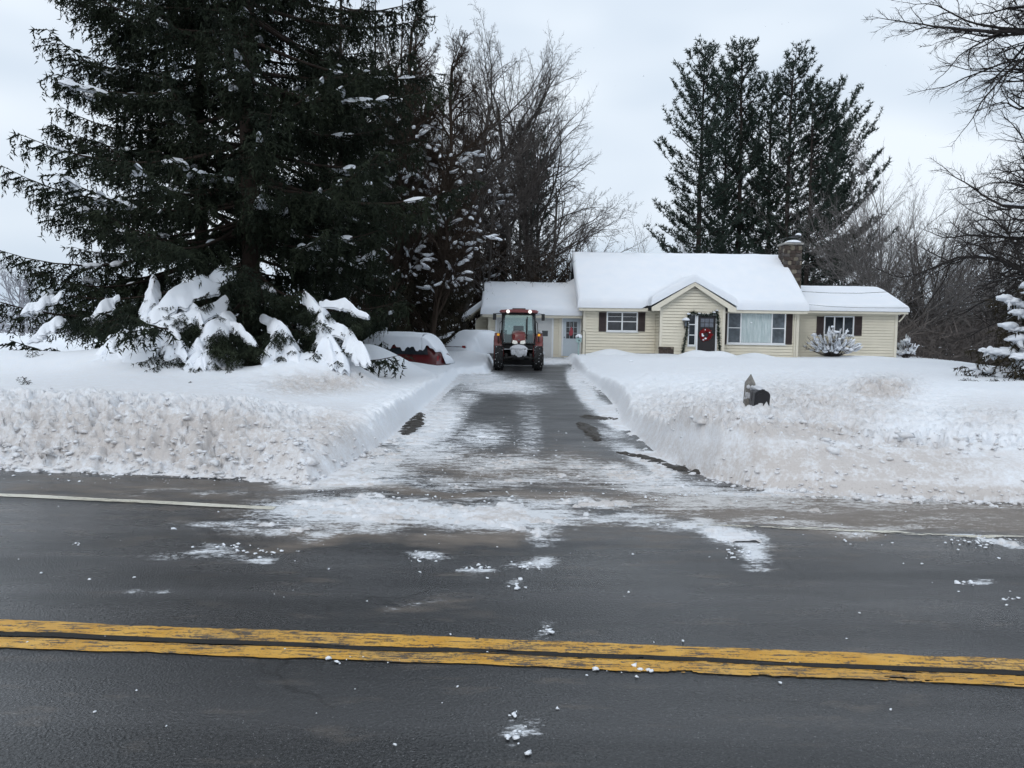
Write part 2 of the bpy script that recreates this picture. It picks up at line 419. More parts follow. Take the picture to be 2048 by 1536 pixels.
# ------------------------------------------------------------------ materials of the ground
def mat_snow():
    a = NT('snow'); v = a.co()
    dirt = a.attr('dirt')
    spk = a.noise(v, 26, 4, .65); mid = a.noise(v, 5.5, 3, .6); fine = a.noise(v, 90, 1, .6)
    streak = a.noise(a.co((.5, 3.0, 6.0)), 5, 3, .6)
    k = a.math('ADD', a.math('MULTIPLY', mid, .75), a.math('MULTIPLY', spk, .8))
    k = a.math('ADD', k, a.math('MULTIPLY', streak, .25))
    f = a.math('MULTIPLY', dirt, a.rng(k, .60, 1.02, .40, 1.9))
    clean = a.mix(a.rng(mid, .3, .7), (.83, .87, .925), (.87, .895, .935))
    c = a.mix(a.math('MULTIPLY', f, 1.0, True), clean, (.555, .52, .50))
    grit = a.math('MULTIPLY', a.rng(a.noise(v, 60, 2, .7), .60, .72), a.rng(dirt, .15, .9))
    c = a.mix(a.math('MULTIPLY', grit, .65), c, (.17, .14, .12))
    a.set(col=c, rough=.62, spec=.25)
    h = a.math('ADD', a.math('MULTIPLY', spk, .6), a.math('MULTIPLY', fine, .3))
    st = a.bump(h, .35, .03)
    a.set(normal=st)
    a.p.subsurface_method = 'BURLEY' if hasattr(a.p, 'subsurface_method') else a.p.subsurface_method
    return a.m
M_SNOW = mat_snow()
def mat_pack():
    """clean soft snow for roofs, boughs, cars"""
    a = NT('soft_snow'); v = a.co()
    mid = a.noise(v, 1.6, 4, .5); fine = a.noise(v, 40, 3, .6)
    a.set(col=a.mix(a.rng(mid, .3, .7), (.82, .86, .92), (.86, .885, .93)), rough=.65, spec=.2, normal=a.bump(fine, .12, .02))
    return a.m
M_SOFT = mat_pack()
def asphalt(name, wet_lo=.20, dark=1.0, lo=.16):
    a = NT(name); v = a.co()
    sl = a.attr('slush'); mud = a.attr('mud')
    agg = a.noise(v, 66, 3, .85); agg2 = a.vor(v, 75); band = a.noise(a.co((.07, 1.5, 1)), 1.3, 3, .55); big = a.noise(a.co((.35, 1.1, 1)), .9, 3, .55)
    base = a.mix(a.rng(agg, .38, .62), (.010*dark, .0125*dark, .0135*dark), (.095*dark, .096*dark, .10*dark))
    base = a.mix(a.rng(band, .42, .66, 0, .42), base, (.085, .085, .088))
    base = a.mix(a.rng(big, .50, .75, 0, .5), base, (.020*dark, .021*dark, .023*dark))
    spark = a.rng(a.noise(v, 95, 1, .6), .68, .75)
    base = a.mix(a.math('MULTIPLY', spark, .55), base, (.34, .34, .35))
    warp = a.n('ShaderNodeVectorMath', operation='ADD'); wn_ = a.n('ShaderNodeTexNoise'); wn_.inputs['Scale'].default_value = 2.5; wn_.inputs['Detail'].default_value = 3
    a.l(v, wn_.inputs['Vector']); ws_ = a.n('ShaderNodeVectorMath', operation='SCALE'); ws_.inputs['Scale'].default_value = .5
    a.l(wn_.outputs['Color'], ws_.inputs[0]); a.l(v, warp.inputs[0]); a.l(ws_.outputs[0], warp.inputs[1])
    ck = a.n('ShaderNodeTexVoronoi', feature='DISTANCE_TO_EDGE'); ck.inputs['Scale'].default_value = .33; a.l(warp.outputs[0], ck.inputs['Vector'])
    crack = a.math('MULTIPLY', a.rng(ck.outputs['Distance'], .0, .006, 1, 0), a.rng(big, .42, .55))
    base = a.mix(a.math('MULTIPLY', crack, .8), base, (.008, .008, .008))
    # muddy film
    sk = a.noise(a.co((.6, 2.0, 1)), 3.0, 4, .62); sk2 = a.noise(a.co((1.5, 3.2, 1)), 3.6, 5, .72)
    mf = a.rng(a.math('ADD', mud, a.math('MULTIPLY', a.math('SUBTRACT', sk, .5), 1.5)), .12, .70)
    base = a.mix(a.math('MULTIPLY', mf, .85), base, a.mix(sk2, (.10, .080, .064), (.26, .215, .175)))
    # thin snow residue dragged along the surface
    t = a.math('ADD', sl, a.math('MULTIPLY', a.math('SUBTRACT', sk2, .5), 1.35))
    t = a.math('ADD', t, a.math('MULTIPLY', a.math('SUBTRACT', a.noise(a.co((1, 1.8, 1)), 24, 4, .75), .5), 1.3))
    t = a.math('ADD', t, a.math('MULTIPLY', a.math('SUBTRACT', sk, .5), .7))
    gate = a.rng(sl, .02, .22)
    rf = a.math('MULTIPLY', a.rng(t, lo+.06, lo+.38), gate)
    base = a.mix(rf, base, a.mix(a.rng(mud, .2, .8, 0, .6), (.70, .72, .75), (.50, .465, .43)))
    wet = a.noise(a.co((.25, .8, 1)), 1.3, 4, .6)
    ro = a.rng(wet, .38, .64, wet_lo - .06, wet_lo + .18)
    ro = a.math('ADD', ro, a.math('MULTIPLY', a.math('MAXIMUM', rf, a.math('MULTIPLY', mf, .6)), .4), True)
    hb = a.math('ADD', a.math('MULTIPLY', agg, .7), a.math('MULTIPLY', agg2, .5))
    hb = a.math('ADD', hb, a.math('MULTIPLY', rf, .8))
    a.set(col=base, rough=ro, spec=.5, normal=a.bump(hb, .45, .010))
    return a.m
M_ROAD = asphalt('wet_asphalt', .23, .44)
M_DRIVE = asphalt('driveway_asphalt', .38, 1.1, .24)

def grid(xs, ys):
    nx, ny = len(xs), len(ys)
    X, Y = np.meshgrid(xs, ys)
    i = np.arange((nx-1)*(ny-1)); r = i//(nx-1); c = i % (nx-1); a = r*nx + c
    return X.ravel(), Y.ravel(), np.stack([a, a+1, a+nx+1, a+nx], 1)

# far ground sheet to the horizon
gx = np.concatenate([[-1500, -600, -200], np.linspace(-80, 80, 17), [200, 600, 1500]])
X, Y, F = grid(gx, np.array([-400, -100, -20, 60, 200, 600, 1800.]))
Z = np.where(Y < 100, -2.4, -1.9)
ob = mesh_obj('ground', np.stack([X, Y, Z], 1), F, M_SNOW); vattr(ob, 'dirt', np.zeros(len(X))); struct(ob)

# snow cover: one height field over yard, banks and field
ys = [6.2]
while ys[-1] < 620:
    y = ys[-1]
    dy = .036 if y < 12.5 else (.036 + (y-12.5)*.0065 if y < 50 else (y-50)*.05 + .28)
    ys.append(y + dy)
ys = np.array(ys)
us = np.concatenate([np.linspace(-1.6, -.84, 30)[:-1], np.arange(-.84, .8401, .0025), np.linspace(.84, 1.6, 30)[1:]])
nx, ny = len(us), len(ys)
YY = np.repeat(ys, nx); XX = np.tile(us, ny)*np.repeat(ys, nx)
i = np.arange((nx-1)*(ny-1)); r_ = i//(nx-1); c_ = i % (nx-1); a_ = r_*nx + c_
F = np.stack([a_, a_+1, a_+nx+1, a_+nx], 1)
ZZ = snow_h(XX, YY)
px, py = to_px(XX, YY, ZZ)
DD = cleared_sd(XX, YY)
DIRT = [(300, 880, 460, 95, .05, .66), (420, 850, 160, 40, 0, .75), (650, 860, 90, 50, 0, .6), (640, 768, 120, 24, -.05, .62), (1400, 830, 170, 48, 0, .50), (1640, 810, 190, 50, .05, .52), (1760, 778, 70, 24, 0, .75),
        (1600, 862, 150, 22, .05, .9), (1820, 895, 200, 18, .12, .55), (1700, 925, 380, 45, .03, .72), (1700, 975, 460, 16, .03, 1.0), (1420, 945, 90, 20, .3, .6), (1980, 830, 120, 40, 0, .35), (500, 962, 600, 12, .04, .5),
        (1345, 900, 90, 40, .4, .45), (730, 880, 60, 40, -.4, .30), (1500, 735, 300, 18, 0, .10)]
dirt = ell(px, py, DIRT)
xi = (DD < 0)
mudv = warped(px, py, MUD)
dirt = np.where(xi, np.clip(.15 + .6*mudv + .15*(fbm(XX*3, YY*6, 3) > .5), 0, 1), dirt)
# leave out the cells that lie wholly under the road surface
low = (ZZ < base_g(YY) - .03) & xi
keep = ~(low[F].all(axis=1))
F = F[keep]
used = np.unique(F); remap = np.full(len(XX), -1); remap[used] = np.arange(len(used))
snow = mesh_obj('snow_cover', np.stack([XX, YY, ZZ], 1)[used], remap[F], M_SNOW, smooth=True)
vattr(snow, 'dirt', dirt[used]); struct(snow)
del XX, YY, ZZ

# road
RX = np.concatenate([[-300, -120, -60, -30], np.arange(-15, 15.01, .09), [30, 60, 120, 300]])
RY = np.concatenate([[-9, -5, -2, 0, 1.5], np.arange(2.4, 12.6, .08)])
X, Y, F = grid(RX, RY)
px, py = to_px(X, Y, np.zeros_like(X))
nearcam = Y > 2.0
sl = slush(px, py)*nearcam; md = warped(px, py, MUD)*nearcam
Zr = .006*(fbm(X*.4, Y*.8, 2) - .5) - .03*sst(3.2, -1.2, Y)
# the worn seam between the two centre lines is a shallow groove
_sa, _sb = G(0, 1267), G(2048, 1346)
def seam_y(x): return _sa[1] + (_sb[1]-_sa[1])/(_sb[0]-_sa[0])*(x-_sa[0])
road_groove = gauss(Y - seam_y(X) + .03*(fbm(X*2, X*0, 3) - .5), 0, 0, 1, .07, 1)*sst(.35, .6, fbm(X*1.1 + 4, X*0 + 2, 3))
Zr = Zr - .028*road_groove*nearcam
road = mesh_obj('road', np.stack([X, Y, Zr], 1), F, M_ROAD, smooth=True)
vattr(road, 'slush', sl); vattr(road, 'mud', np.clip(md + .25*road_groove, 0, 1)); struct(road)

# driveway
DYs = np.concatenate([np.arange(8.6, 16, .07), np.arange(16, 45, .16)])
DXs = np.arange(-4.2, 5.2, .07)
X, Y, F = grid(DXs, DYs)
lft = np.interp(Y, [8.6, 10, 12.9, 16, 22, 30, 36, 43], [-4.2, -3.2, -2.05, -1.75, -1.75, -2.2, -2.6, -2.6])
rgt = np.interp(Y, [8.6, 10, 12.9, 16, 22, 30, 36, 43], [5.2, 3.8, 2.05, 2.3, 2.6, 2.9, 3.2, 3.2])
t = (X + 4.2)/9.4
X = lft + (rgt - lft)*t
Z = base_g(Y) + .004*sst(8.6, 10.5, Y) + .004
px, py = to_px(X, Y, Z)
drive = mesh_obj('driveway', np.stack([X, Y, Z], 1), F, M_DRIVE, smooth=True)
vattr(drive, 'slush', np.clip(slush(px, py) + .07, 0, 1)); vattr(drive, 'mud', warped(px, py, MUD)*.9); struct(drive)

# mud where the plough scraped past the driveway edge
M_MUD = simple('wet_mud', (.030, .024, .018), .55, var=.5, scale=14, bump=.6)
def mudstrip(pts, w, name, seed):
    cen = [Gg(*p) for p in pts]
    vs = []; fs = []
    n = 60
    cl = np.array([c for c in cen]); tt = np.linspace(0, len(cl)-1, n)
    cx = np.interp(tt, range(len(cl)), cl[:, 0]); cy = np.interp(tt, range(len(cl)), cl[:, 1])
    tx = np.gradient(cx); ty = np.gradient(cy); L = np.hypot(tx, ty); nxv, nyv = -ty/L, tx/L
    K = 9
    for i in range(n):
        e = math.sin(math.pi*i/(n-1))**.35
        ww = w*e*(.6 + .9*float(vnoise(np.array([i*.45 + seed]), np.array([3.3]))[0]))
        for k in range(K):
            s_ = (k/(K-1) - .5)*2
            x = cx[i] + nxv[i]*ww*s_; y = cy[i] + nyv[i]*ww*s_
            z = float(base_g(y)) + .010 + .05*(1-s_*s_)*float(vnoise(np.array([x*14.]), np.array([y*14.+seed]))[0])
            vs.append((x, y, z))
    for i in range(n-1):
        for k in range(K-1): fs.append((i*K+k, (i+1)*K+k, (i+1)*K+k+1, i*K+k+1))
    struct(mesh_obj(name, vs, fs, M_MUD, smooth=True))
mudstrip([(806, 872), (824, 850), (842, 828)], .16, 'mud_patch', 1)
mudstrip([(1160, 846), (1176, 858), (1196, 884)], .13, 'mud_patch', 2)
mudstrip([(1232, 905), (1300, 920), (1350, 938), (1408, 950)], .09, 'mud_patch', 3)
mudstrip([(1165, 833), (1200, 838), (1236, 840)], .22, 'mud_patch', 4)

# ------------------------------------------------------------------ road paint: worn strips with flaked edges
def paint_mat(name, c1, c2, w0=.53):
    a = NT(name); v = a.co()
    n1 = a.noise(v, 5, 4, .6); wear = a.noise(a.co((1.3, 9, 1)), 5, 5, .72); fine = a.noise(v, 52, 3, .85); patch = a.noise(a.co((.7, 1.5, 1)), 1.6, 3, .6)
    c = a.mix(a.rng(n1, .3, .7), c1, c2)
    c = a.mix(a.rng(patch, .5, .75, 0, .45), c, (.36, .29, .17))
    k = a.math('ADD', a.math('ADD', wear, a.math('MULTIPLY', a.math('SUBTRACT', fine, .5), .55)), a.math('MULTIPLY', a.math('SUBTRACT', patch, .5), .35))
    bare = a.rng(k, w0, w0+.07)
    road_c = a.mix(a.rng(fine, .38, .62), (.010, .010, .011), (.075, .075, .078))
    c = a.mix(a.math('MULTIPLY', bare, .92), c, road_c)
    a.set(col=c, rough=.45, spec=.4, normal=a.bump(a.math('SUBTRACT', fine, bare), .7, .01)); return a.m
M_YEL = paint_mat('yellow_paint', (.56, .275, .022), (.70, .40, .075))
M_WHT = paint_mat('white_paint', (.60, .57, .48), (.70, .67, .58), .60)
def paint_strip(name, cfun, x0, x1, wid, mat, seed, loss=.40, step=.020, zo=.004):
    xs = np.arange(x0, x1, step); K = 17
    vs_ = np.linspace(-1, 1, K)
    X, V, F = grid(xs, vs_)
    Yc = cfun(X) + V*wid/2*(.80 + .22*fbm(X*2.3 + seed + 40*(V > 0), X*0 + 3, 2) + .22*fbm(X*13 + seed + 90*(V > 0), X*0 + 7, 3)) + .018*(fbm(X*1.3 + seed, X*0 + seed, 3) - .5)*2
    ero = .55*fbm(X*3.0 + seed*3, Yc*30, 4, .65) + .45*fbm(X*16 + seed, Yc*60, 3, .6) + .10*(1 - np.abs(V)) - .035
    fx = X[F].mean(1); fe = ero[F].mean(1)
    keep = fe > loss - .10 + .06*(vnoise(fx*.5 + seed, fx*0) - .5)*2
    Zp = np.interp(Yc, [-1.2, 3.2], [-.03, 0]) + zo - .028*.0
    g_ = gauss(Yc - seam_y(X) + .03*(fbm(X*2, X*0, 3) - .5), 0, 0, 1, .07, 1)*sst(.35, .6, fbm(X*1.1 + 4, X*0 + 2, 3))
    Zp = Zp + .006*(fbm(X*.4, Yc*.8, 2) - .5) - .028*g_ + .002
    F = F[keep]; us_ = np.unique(F); rm = np.full(len(X), -1); rm[us_] = np.arange(len(us_))
    ob = mesh_obj(name, np.stack([X, Yc, Zp], 1)[us_], rm[F], mat, smooth=True)
    return struct(ob)
def line_px(a_, b_):
    p_, q_ = G(*a_), G(*b_); k_ = (q_[1]-p_[1])/(q_[0]-p_[0]); return lambda x: p_[1] + k_*(x-p_[0])
paint_strip('road_marking', line_px((0, 1251), (2048, 1333)), -13, 13, .142, M_YEL, 1, .405)
paint_strip('road_marking', line_px((0, 1283), (2048, 1360)), -13, 13, .142, M_YEL, 5, .41)
M_SEAM = simple('broken_seam', (.008, .0075, .007), .8, var=.5, scale=30, bump=.8)
paint_strip('road_seam', seam_y, -13, 13, .055, M_SEAM, 21, .44, zo=.0065)
_wa = G(0, 990); _wb = G(600, 1020)
_ws = (_wb[1]-_wa[1])/(_wb[0]-_wa[0])
paint_strip('road_marking', lambda x: _wa[1] + _ws*(x-_wa[0]), -16, -2.2, .12, M_WHT, 9, .34)
_wc = G(1300, 1046); _wd = G(2048, 1076)
_wt = (_wd[1]-_wc[1])/(_wd[0]-_wc[0])
paint_strip('road_marking', lambda x: _wc[1] + _wt*(x-_wc[0]), 1.2, 13, .11, M_WHT, 13, .64)
# ================================================================== the house
M_SIDE = simple('cream_siding', (.79, .735, .60), .55, var=.05, scale=1.2)
M_TRIM = simple('cream_trim', (.76, .71, .59), .5, var=.04, scale=3)
M_WHITE = simple('white_paint_trim', (.80, .82, .84), .45, var=.04, scale=4)
M_SHUT = simple('dark_brown_shutter', (.040, .026, .026), .6, var=.2, scale=6)
M_ROOF = simple('dark_shingle', (.035, .037, .045), .85, var=.3, scale=5, bump=.4)
M_DOORB = simple('black_door_paint', (.016, .013, .015), .42, var=.15, scale=3)
M_DOORW = simple('pale_blue_door_paint', (.50, .57, .63), .45, var=.04, scale=3)
M_GDOOR = simple('garage_door_white', (.60, .61, .61), .5, var=.05, scale=2)
M_MORTAR = simple('mortar', (.13, .115, .10), .9, var=.3, scale=12, bump=.5)
M_CONC = simple('concrete', (.34, .33, .31), .85, var=.15, scale=9, bump=.3)
M_BLACK = simple('black_metal', (.012, .012, .013), .45, var=.2, scale=10)
M_BRICKR = simple('red_brick', (.26, .075, .04), .8, var=.2, scale=20)
def mat_stone(name, c):
    a = NT(name); v = a.co(kind='Object'); n1 = a.noise(v, 3, 5, .6); n2 = a.noise(v, 14, 4, .6)
    oi = a.n('ShaderNodeObjectInfo')
    cc = a.mix(a.rng(oi.outputs['Random'], 0, 1), c, tuple(q*.42 for q in c))
    a.set(col=a.mix(a.rng(n1, .3, .7), cc, tuple(q*.6 for q in c)), rough=.85, normal=a.bump(n2, .5, .02)); return a.m
M_STONE = [mat_stone('field_stone_brown', (.090, .066, .054)), mat_stone('field_stone_grey', (.115, .10, .092)), mat_stone('field_stone_tan', (.27, .235, .18))]
def mat_glass(name, c=(.015, .018, .022), rough=.06):
    a = NT(name); v = a.co(); n1 = a.noise(v, 2.2, 4, .6)
    a.set(col=a.mix(a.rng(n1, .35, .7), c, tuple(q*2.6 for q in c)), rough=rough, spec=.5); return a.m
M_GLASS = mat_glass('dark_window_glass')
M_GLASSC = mat_glass('screened_window_glass', (.055, .065, .075), .25)
def mat_curtain():
    a = NT('pale_curtain'); v = a.co((1, 1, .15)); n1 = a.noise(v, 9, 3, .6)
    a.set(col=a.mix(a.rng(n1, .35, .65), (.40, .49, .50), (.58, .65, .66)), rough=.8); return a.m
M_CURT = mat_curtain()
def mat_pane():
    a = NT('clear_pane'); a.set(col=(.75, .88, .88), rough=.02, trans=1.0, ior=1.2, spec=.5); return a.m
M_PANE = mat_pane()

YM, YB, YG, YR = 40.5, 39.35, 41.4, 42.2
def WX(px, Y, py=660): return float(P(px, py, Y)[0])
def WZ(py, Y, px): return float(P(px, py, Y)[2])
def rect(px0, px1, py0, py1, Y):
    cx, cy = (px0+px1)/2, (py0+py1)/2
    return WX(px0, Y, cy), WX(px1, Y, cy), WZ(py1, Y, cx), WZ(py0, Y, cx)
mL, mR = WX(1166, YM), WX(1597, YM)
EZ = WZ(617, YM, 1380)                      # eave height of the main roof
house = thing('house', 'cream sided single storey house with deep snow on its roofs and stone chimney', 'house', ((mL+mR)/2, 44, .5))
HX, HY, HZ = house.location
def part(mb, name, mat, parent=None, smooth=False, label=None):
    """builds in world coordinates, then parents with the offset removed"""
    ob = mb.build(name, mat, None, smooth)
    attach(ob, parent or house)
    if label: ob['label'] = label
    return ob
def attach(ob, par):
    ob.parent = par
    q = par; off = Vector((0, 0, 0))
    while q is not None: off += Vector(q.location); q = q.parent
    ob.location = Vector(ob.location) - off
    return ob

def siding(mb, x0, x1, z0, z1, y, lap=.155, clip=None, face='y'):
    z = z0
    while z < z1 - .004:
        zt = min(z + lap, z1); a, b = x0, x1
        a2, b2 = x0, x1
        if clip: a, b = clip(z); a2, b2 = clip(zt)
        if b - a > .02:
            f0 = y - .031; f1 = y - .020; f2 = y + .02; g = .030; zg = zt - g; q = (zg-z)/(zt-z); a1, b1 = a+(a2-a)*q, b+(b2-b)*q
            vs = [(a, f0, z), (b, f0, z), (b1, f1, zg), (a1, f1, zg), (b1, f2, zg), (a1, f2, zg), (b2, f2, zt), (a2, f2, zt), (a, f2, z), (b, f2, z)]
            if face != 'y': vs = [(v_[1], v_[0], v_[2]) for v_ in vs]
            mb.add(vs, [(0, 1, 2, 3), (3, 2, 4, 5), (5, 4, 6, 7), (8, 9, 1, 0)])
        z = zt
    return mb

def wall_body(x0, x1, y0, y1, z0, z1): return MB().box(x0, x1, y0, y1, z0, z1)

# --- main block
GZ = .45
w = MB(); w.box(mL+.03, mR, YM+.03, YM+8, GZ, EZ-.05); siding(w, mL, mR, GZ, EZ-.10, YM)
siding(w, YM, YM+8, GZ, EZ, mL, face='x')
ridgeY = YM + 4.0
RZ = WZ(503, ridgeY, 1350) - .42
slope = (RZ - EZ)/(ridgeY - (YM-.40))
w.prism([(YM, EZ-.08), (YM+8, EZ-.08), (ridgeY, RZ-.1)], mL+.05, mL+.16, 'x')
w.prism([(YM, EZ-.08), (YM+8, EZ-.08), (ridgeY, RZ-.1)], mR-.16, mR-.01, 'x')
def gclip(z):
    t = max(0, (z - EZ)/(RZ - EZ)); return YM + 4*t, YM + 8 - 4*t
siding(w, 0, 0, EZ-.05, RZ-.2, mL+.01, clip=gclip, face='x')
part(w, 'wall', M_SIDE)
# --- gabled entry
bL, bR = WX(1319, YB), WX(1449, YB)
bC = (bL+bR)/2; AZ = WZ(566, YB-.3, 1390)   # apex under the rake
gs = (AZ - EZ)/((WX(1470, YB-.3) - WX(1299, YB-.3))/2)
gh = (WX(1470, YB-.3) - WX(1299, YB-.3))/2
w = MB(); w.box(bL+.03, bR, YB+.03, YM+.3, GZ, EZ); 
def bclip(z):
    t = max(0, (z - EZ - .02)/gs); hw = (bR-bL)/2
    q = min(hw, max(0, gh - .18 - t)); return bC - q, bC + q
siding(w, bL, bR, GZ, AZ-.25, YB, clip=bclip)
w.prism([(bL, EZ-.02), (bR, EZ-.02), (bR, EZ+.18), (bC, AZ-.14), (bL, EZ+.18)], YB+.03, YB+2.8, 'y')
siding(w, YB, YM, GZ, EZ, bL, face='x')
part(w, 'wall', M_SIDE, label='gabled entry wall around the black front door')
# --- garage wing
gL, gR = WX(976, YG), mL
GE = WZ(629, YG, 1060); gRY = YG + 3.2; GRZ = WZ(562, gRY, 1060) - .40
w = MB(); w.box(gL+.03, gR+.05, YG+.03, YG+6.4, GZ, GE-.03); siding(w, gL, gR, GZ, GE-.06, YG)
siding(w, YG, YG+6.4, GZ, GE, gL, face='x')
w.prism([(YG, GE-.05), (YG+6.4, GE-.05), (gRY, GRZ-.08)], gL+.01, gL+.15, 'x')
part(w, 'wall', M_SIDE, label='garage wing wall beside the white garage door')
# --- lean-to on the garage
lY = YG + 1.3
lL = WX(951, lY)
w = MB(); w.box(lL, gL-.02, lY+.03, lY+4, GZ, WZ(640, lY, 951)); siding(w, lL, gL, GZ, WZ(618, lY, 970), lY, clip=lambda z: (lL + max(0, (z-WZ(640, lY, 951))*1.35), gL))
part(w, 'wall', M_SIDE, label='narrow lean-to wall at the far left of the garage')
# --- right wing
rL, rR = mR+.06, WX(1794, YR)
RE = WZ(622, YR, 1700); rRY = YR + 3.2; RRZ = WZ(570, rRY, 1700) - .30
w = MB(); w.box(rL, rR, YR+.03, YR+6.4, GZ, RE-.03); siding(w, rL, rR, GZ, RE-.06, YR)
w.prism([(YR, RE-.05), (YR+6.4, RE-.05), (rRY, RRZ-.08)], rR-.15, rR-.01, 'x')
part(w, 'wall', M_SIDE, label='plain wing wall right of the stone chimney')

# --- corner boards, frieze and fascia
def trim(x0, x1, z0, z1, y, d=.05, name='corner_board', mat=None): return part(MB().box(x0, x1, y-d, y-.001, z0, z1, .008), name, mat or M_TRIM)
for xa, y, zt in ((mL, YM, EZ-.1), (mR-.13, YM, EZ-.1), (bL, YB, EZ-.02), (bR-.13, YB, EZ-.02), (gL, YG, GE-.08), (gR-.14, YG, GE-.08), (rR-.13, YR, RE-.08), (WX(1118, YG), YG, GE-.08)):
    trim(xa-.006, xa+.136, GZ, zt, y)
trim(lL-.006, lL+.1, GZ, WZ(640, lY, 951)-.02, lY)

# --- roofs
def slab(mb, x0, x1, yE, zE, yRd, zRd, th=.10):
    """two pitched planes with thickness, ridge along x"""
    yB = 2*yRd - yE
    mb.prism([(yE, zE), (yRd, zRd), (yB, zE), (yB, zE-th), (yRd, zRd-th), (yE, zE-th)], x0, x1, 'x'); return mb
oh = .40
roof_main = part(slab(MB(), mL-.28, mR+.30, YM-oh, EZ, ridgeY, RZ), 'roof', M_ROOF, label='steep main roof under a thick smooth snow blanket')
gb = MB()
gb.prism([(bC-gh, EZ+.005), (bC, AZ+.07), (bC+gh, EZ+.005), (bC+gh-.1, EZ-.06), (bC, AZ), (bC-gh+.1, EZ-.06)], YB-.32, ridgeY-1.2, 'y')
roof_gable = part(gb, 'roof', M_ROOF, label='small cross gable roof above the front door')
roof_gar = part(slab(MB(), gL-.30, mL-.004, YG-.42, GE, gRY, GRZ), 'roof', M_ROOF, label='low garage roof left of the main roof')
roof_rw = part(slab(MB(), mR+.31, WX(1816, YR-.4, 620), YR-.42, RE, rRY, RRZ), 'roof', M_ROOF, label='low wing roof right of the chimney')
lz0, lz1 = WZ(640, lY-.3, 927), WZ(611, lY-.3, 970); lx0 = WX(927, lY-.3)
lt = MB(); lt.prism([(lx0, lz0), (gL-.31, lz1), (gL-.31, lz1-.06), (lx0, lz0-.06)], lY-.35, lY+4.3, 'y')
roof_lean = part(lt, 'roof', M_TRIM, label='lean-to roof sloping down to the left of the garage')
# fascia boards
part(MB().box(mL-.27, bC-gh+.02, YM-oh-.022, YM-oh-.002, EZ-.20, EZ-.035), 'fascia', M_TRIM)
part(MB().box(bC+gh-.02, mR+.29, YM-oh-.022, YM-oh-.002, EZ-.20, EZ-.035), 'fascia', M_TRIM)
part(MB().box(mL-.27, bL-.01, YM-oh, YM-.06, EZ-.215, EZ-.19), 'soffit', M_TRIM)
part(MB().box(bR+.01, mR+.29, YM-oh, YM-.06, EZ-.215, EZ-.19), 'soffit', M_TRIM)
fb = MB()
fb.prism([(bC-gh+.02, EZ-.20), (bC-gh+.02, EZ-.015), (bC, AZ+.045), (bC, AZ-.16), (bL-.05, EZ-.03), (bL-.05, EZ-.20)], YB-.345, YB-.323, 'y')
fb.prism([(bC+gh-.02, EZ-.20), (bR+.05, EZ-.20), (bR+.05, EZ-.03), (bC, AZ-.16), (bC, AZ+.045), (bC+gh-.02, EZ-.015)], YB-.345, YB-.323, 'y')
part(fb, 'rake_board', M_TRIM)
part(MB().box(gL-.29, gR-.01, YG-.442, YG-.422, GE-.16, GE-.03), 'fascia', M_TRIM)
part(MB().box(mR+.32, WX(1816, YR-.4, 620), YR-.442, YR-.422, RE-.15, RE-.03), 'fascia', M_TRIM)
part(MB().box(mR+.32, rR-.01, YR-.42, YR-.06, RE-.17, RE-.15), 'soffit', M_TRIM)
part(MB().box(gL-.29, gR-.01, YG-.42, YG-.06, GE-.18, GE-.16), 'soffit', M_TRIM)

# --- snow lying on the roofs
def edges(a, b, step, soft=(.0, .012, .035, .07, .115, .17, .24)):
    inn = np.arange(a+.3, b-.3, step); return np.unique(np.round(np.concatenate([[a+s for s in soft], inn, [b-s for s in soft]]), 4))
def box_sd(x, y, x0, x1, y0, y1): return np.minimum(np.minimum(x-x0, x1-x), np.minimum(y-y0, y1-y))
def roof_snow(name, xs, ys, inside, zf, T, parent, rr=.24, seed=0, label=None):
    X, Y, F = grid(xs, ys)
    e = inside(X, Y); z = zf(X, Y)
    t = np.clip(e/rr, 0, 1)
    th = T*np.clip(1-(1-t)**3.2, 0, 1)**(1/3.2)*(1 + .16*(fbm(X*.6 + seed, Y*.6, 3) - .5)) + .03*(fbm(X*2 + seed, Y*2, 2) - .5)*t
    th = np.maximum(th, 0)
    V = np.concatenate([np.stack([X, Y, z + .012 + th], 1), np.stack([X, Y, z + .004], 1)])
    n = len(X)
    ok = (e[F] > -1e-5).all(1) & ((e[F].max(1)) > 1e-4)
    Ft = F[ok]
    # side walls where the kept sheet ends
    ed = {}
    for q in Ft:
        for k in range(4):
            a, b = int(q[k]), int(q[(k+1) % 4])
            if (b, a) in ed: del ed[(b, a)]
            else: ed[(a, b)] = 1
    side = np.array([(b, a, a+n, b+n) for a, b in ed]) if ed else np.zeros((0, 4), int)
    Fa = np.concatenate([Ft, (Ft + n)[:, ::-1], side])
    u_ = np.unique(Fa); rm = np.full(2*n, -1); rm[u_] = np.arange(len(u_))
    ob = mesh_obj(name, V[u_], rm[Fa], M_SOFT, smooth=True)
    attach(ob, parent)
    if label: ob['label'] = label
    return ob
X0, X1, Y0, Y1 = mL-.36, mR+.36, YM-oh-.09, ridgeY*2-(YM-oh)+.05
G0, G1, GY = bC-gh-.02, bC+gh+.02, YB-.40
def smax(a, b, k=.35):
    h = np.clip(.5 + .5*(a-b)/k, 0, 1); return b*(1-h) + a*h + k*h*(1-h)
def z_main(x, y):
    zm = np.where(y < ridgeY, EZ + slope*(y-(YM-oh)), RZ - slope*(y-ridgeY))
    zm = zm - .08*np.exp(-((y-ridgeY)/.5)**2)
    zg = AZ + .07 - gs*np.abs(x-bC) - .02*np.exp(-((x-bC)/.25)**2)
    zg = np.where(np.abs(x-bC) < gh + .25, zg, -9)
    return np.where(np.abs(x-bC) < gh + .3, smax(zm, zg, .30), zm)
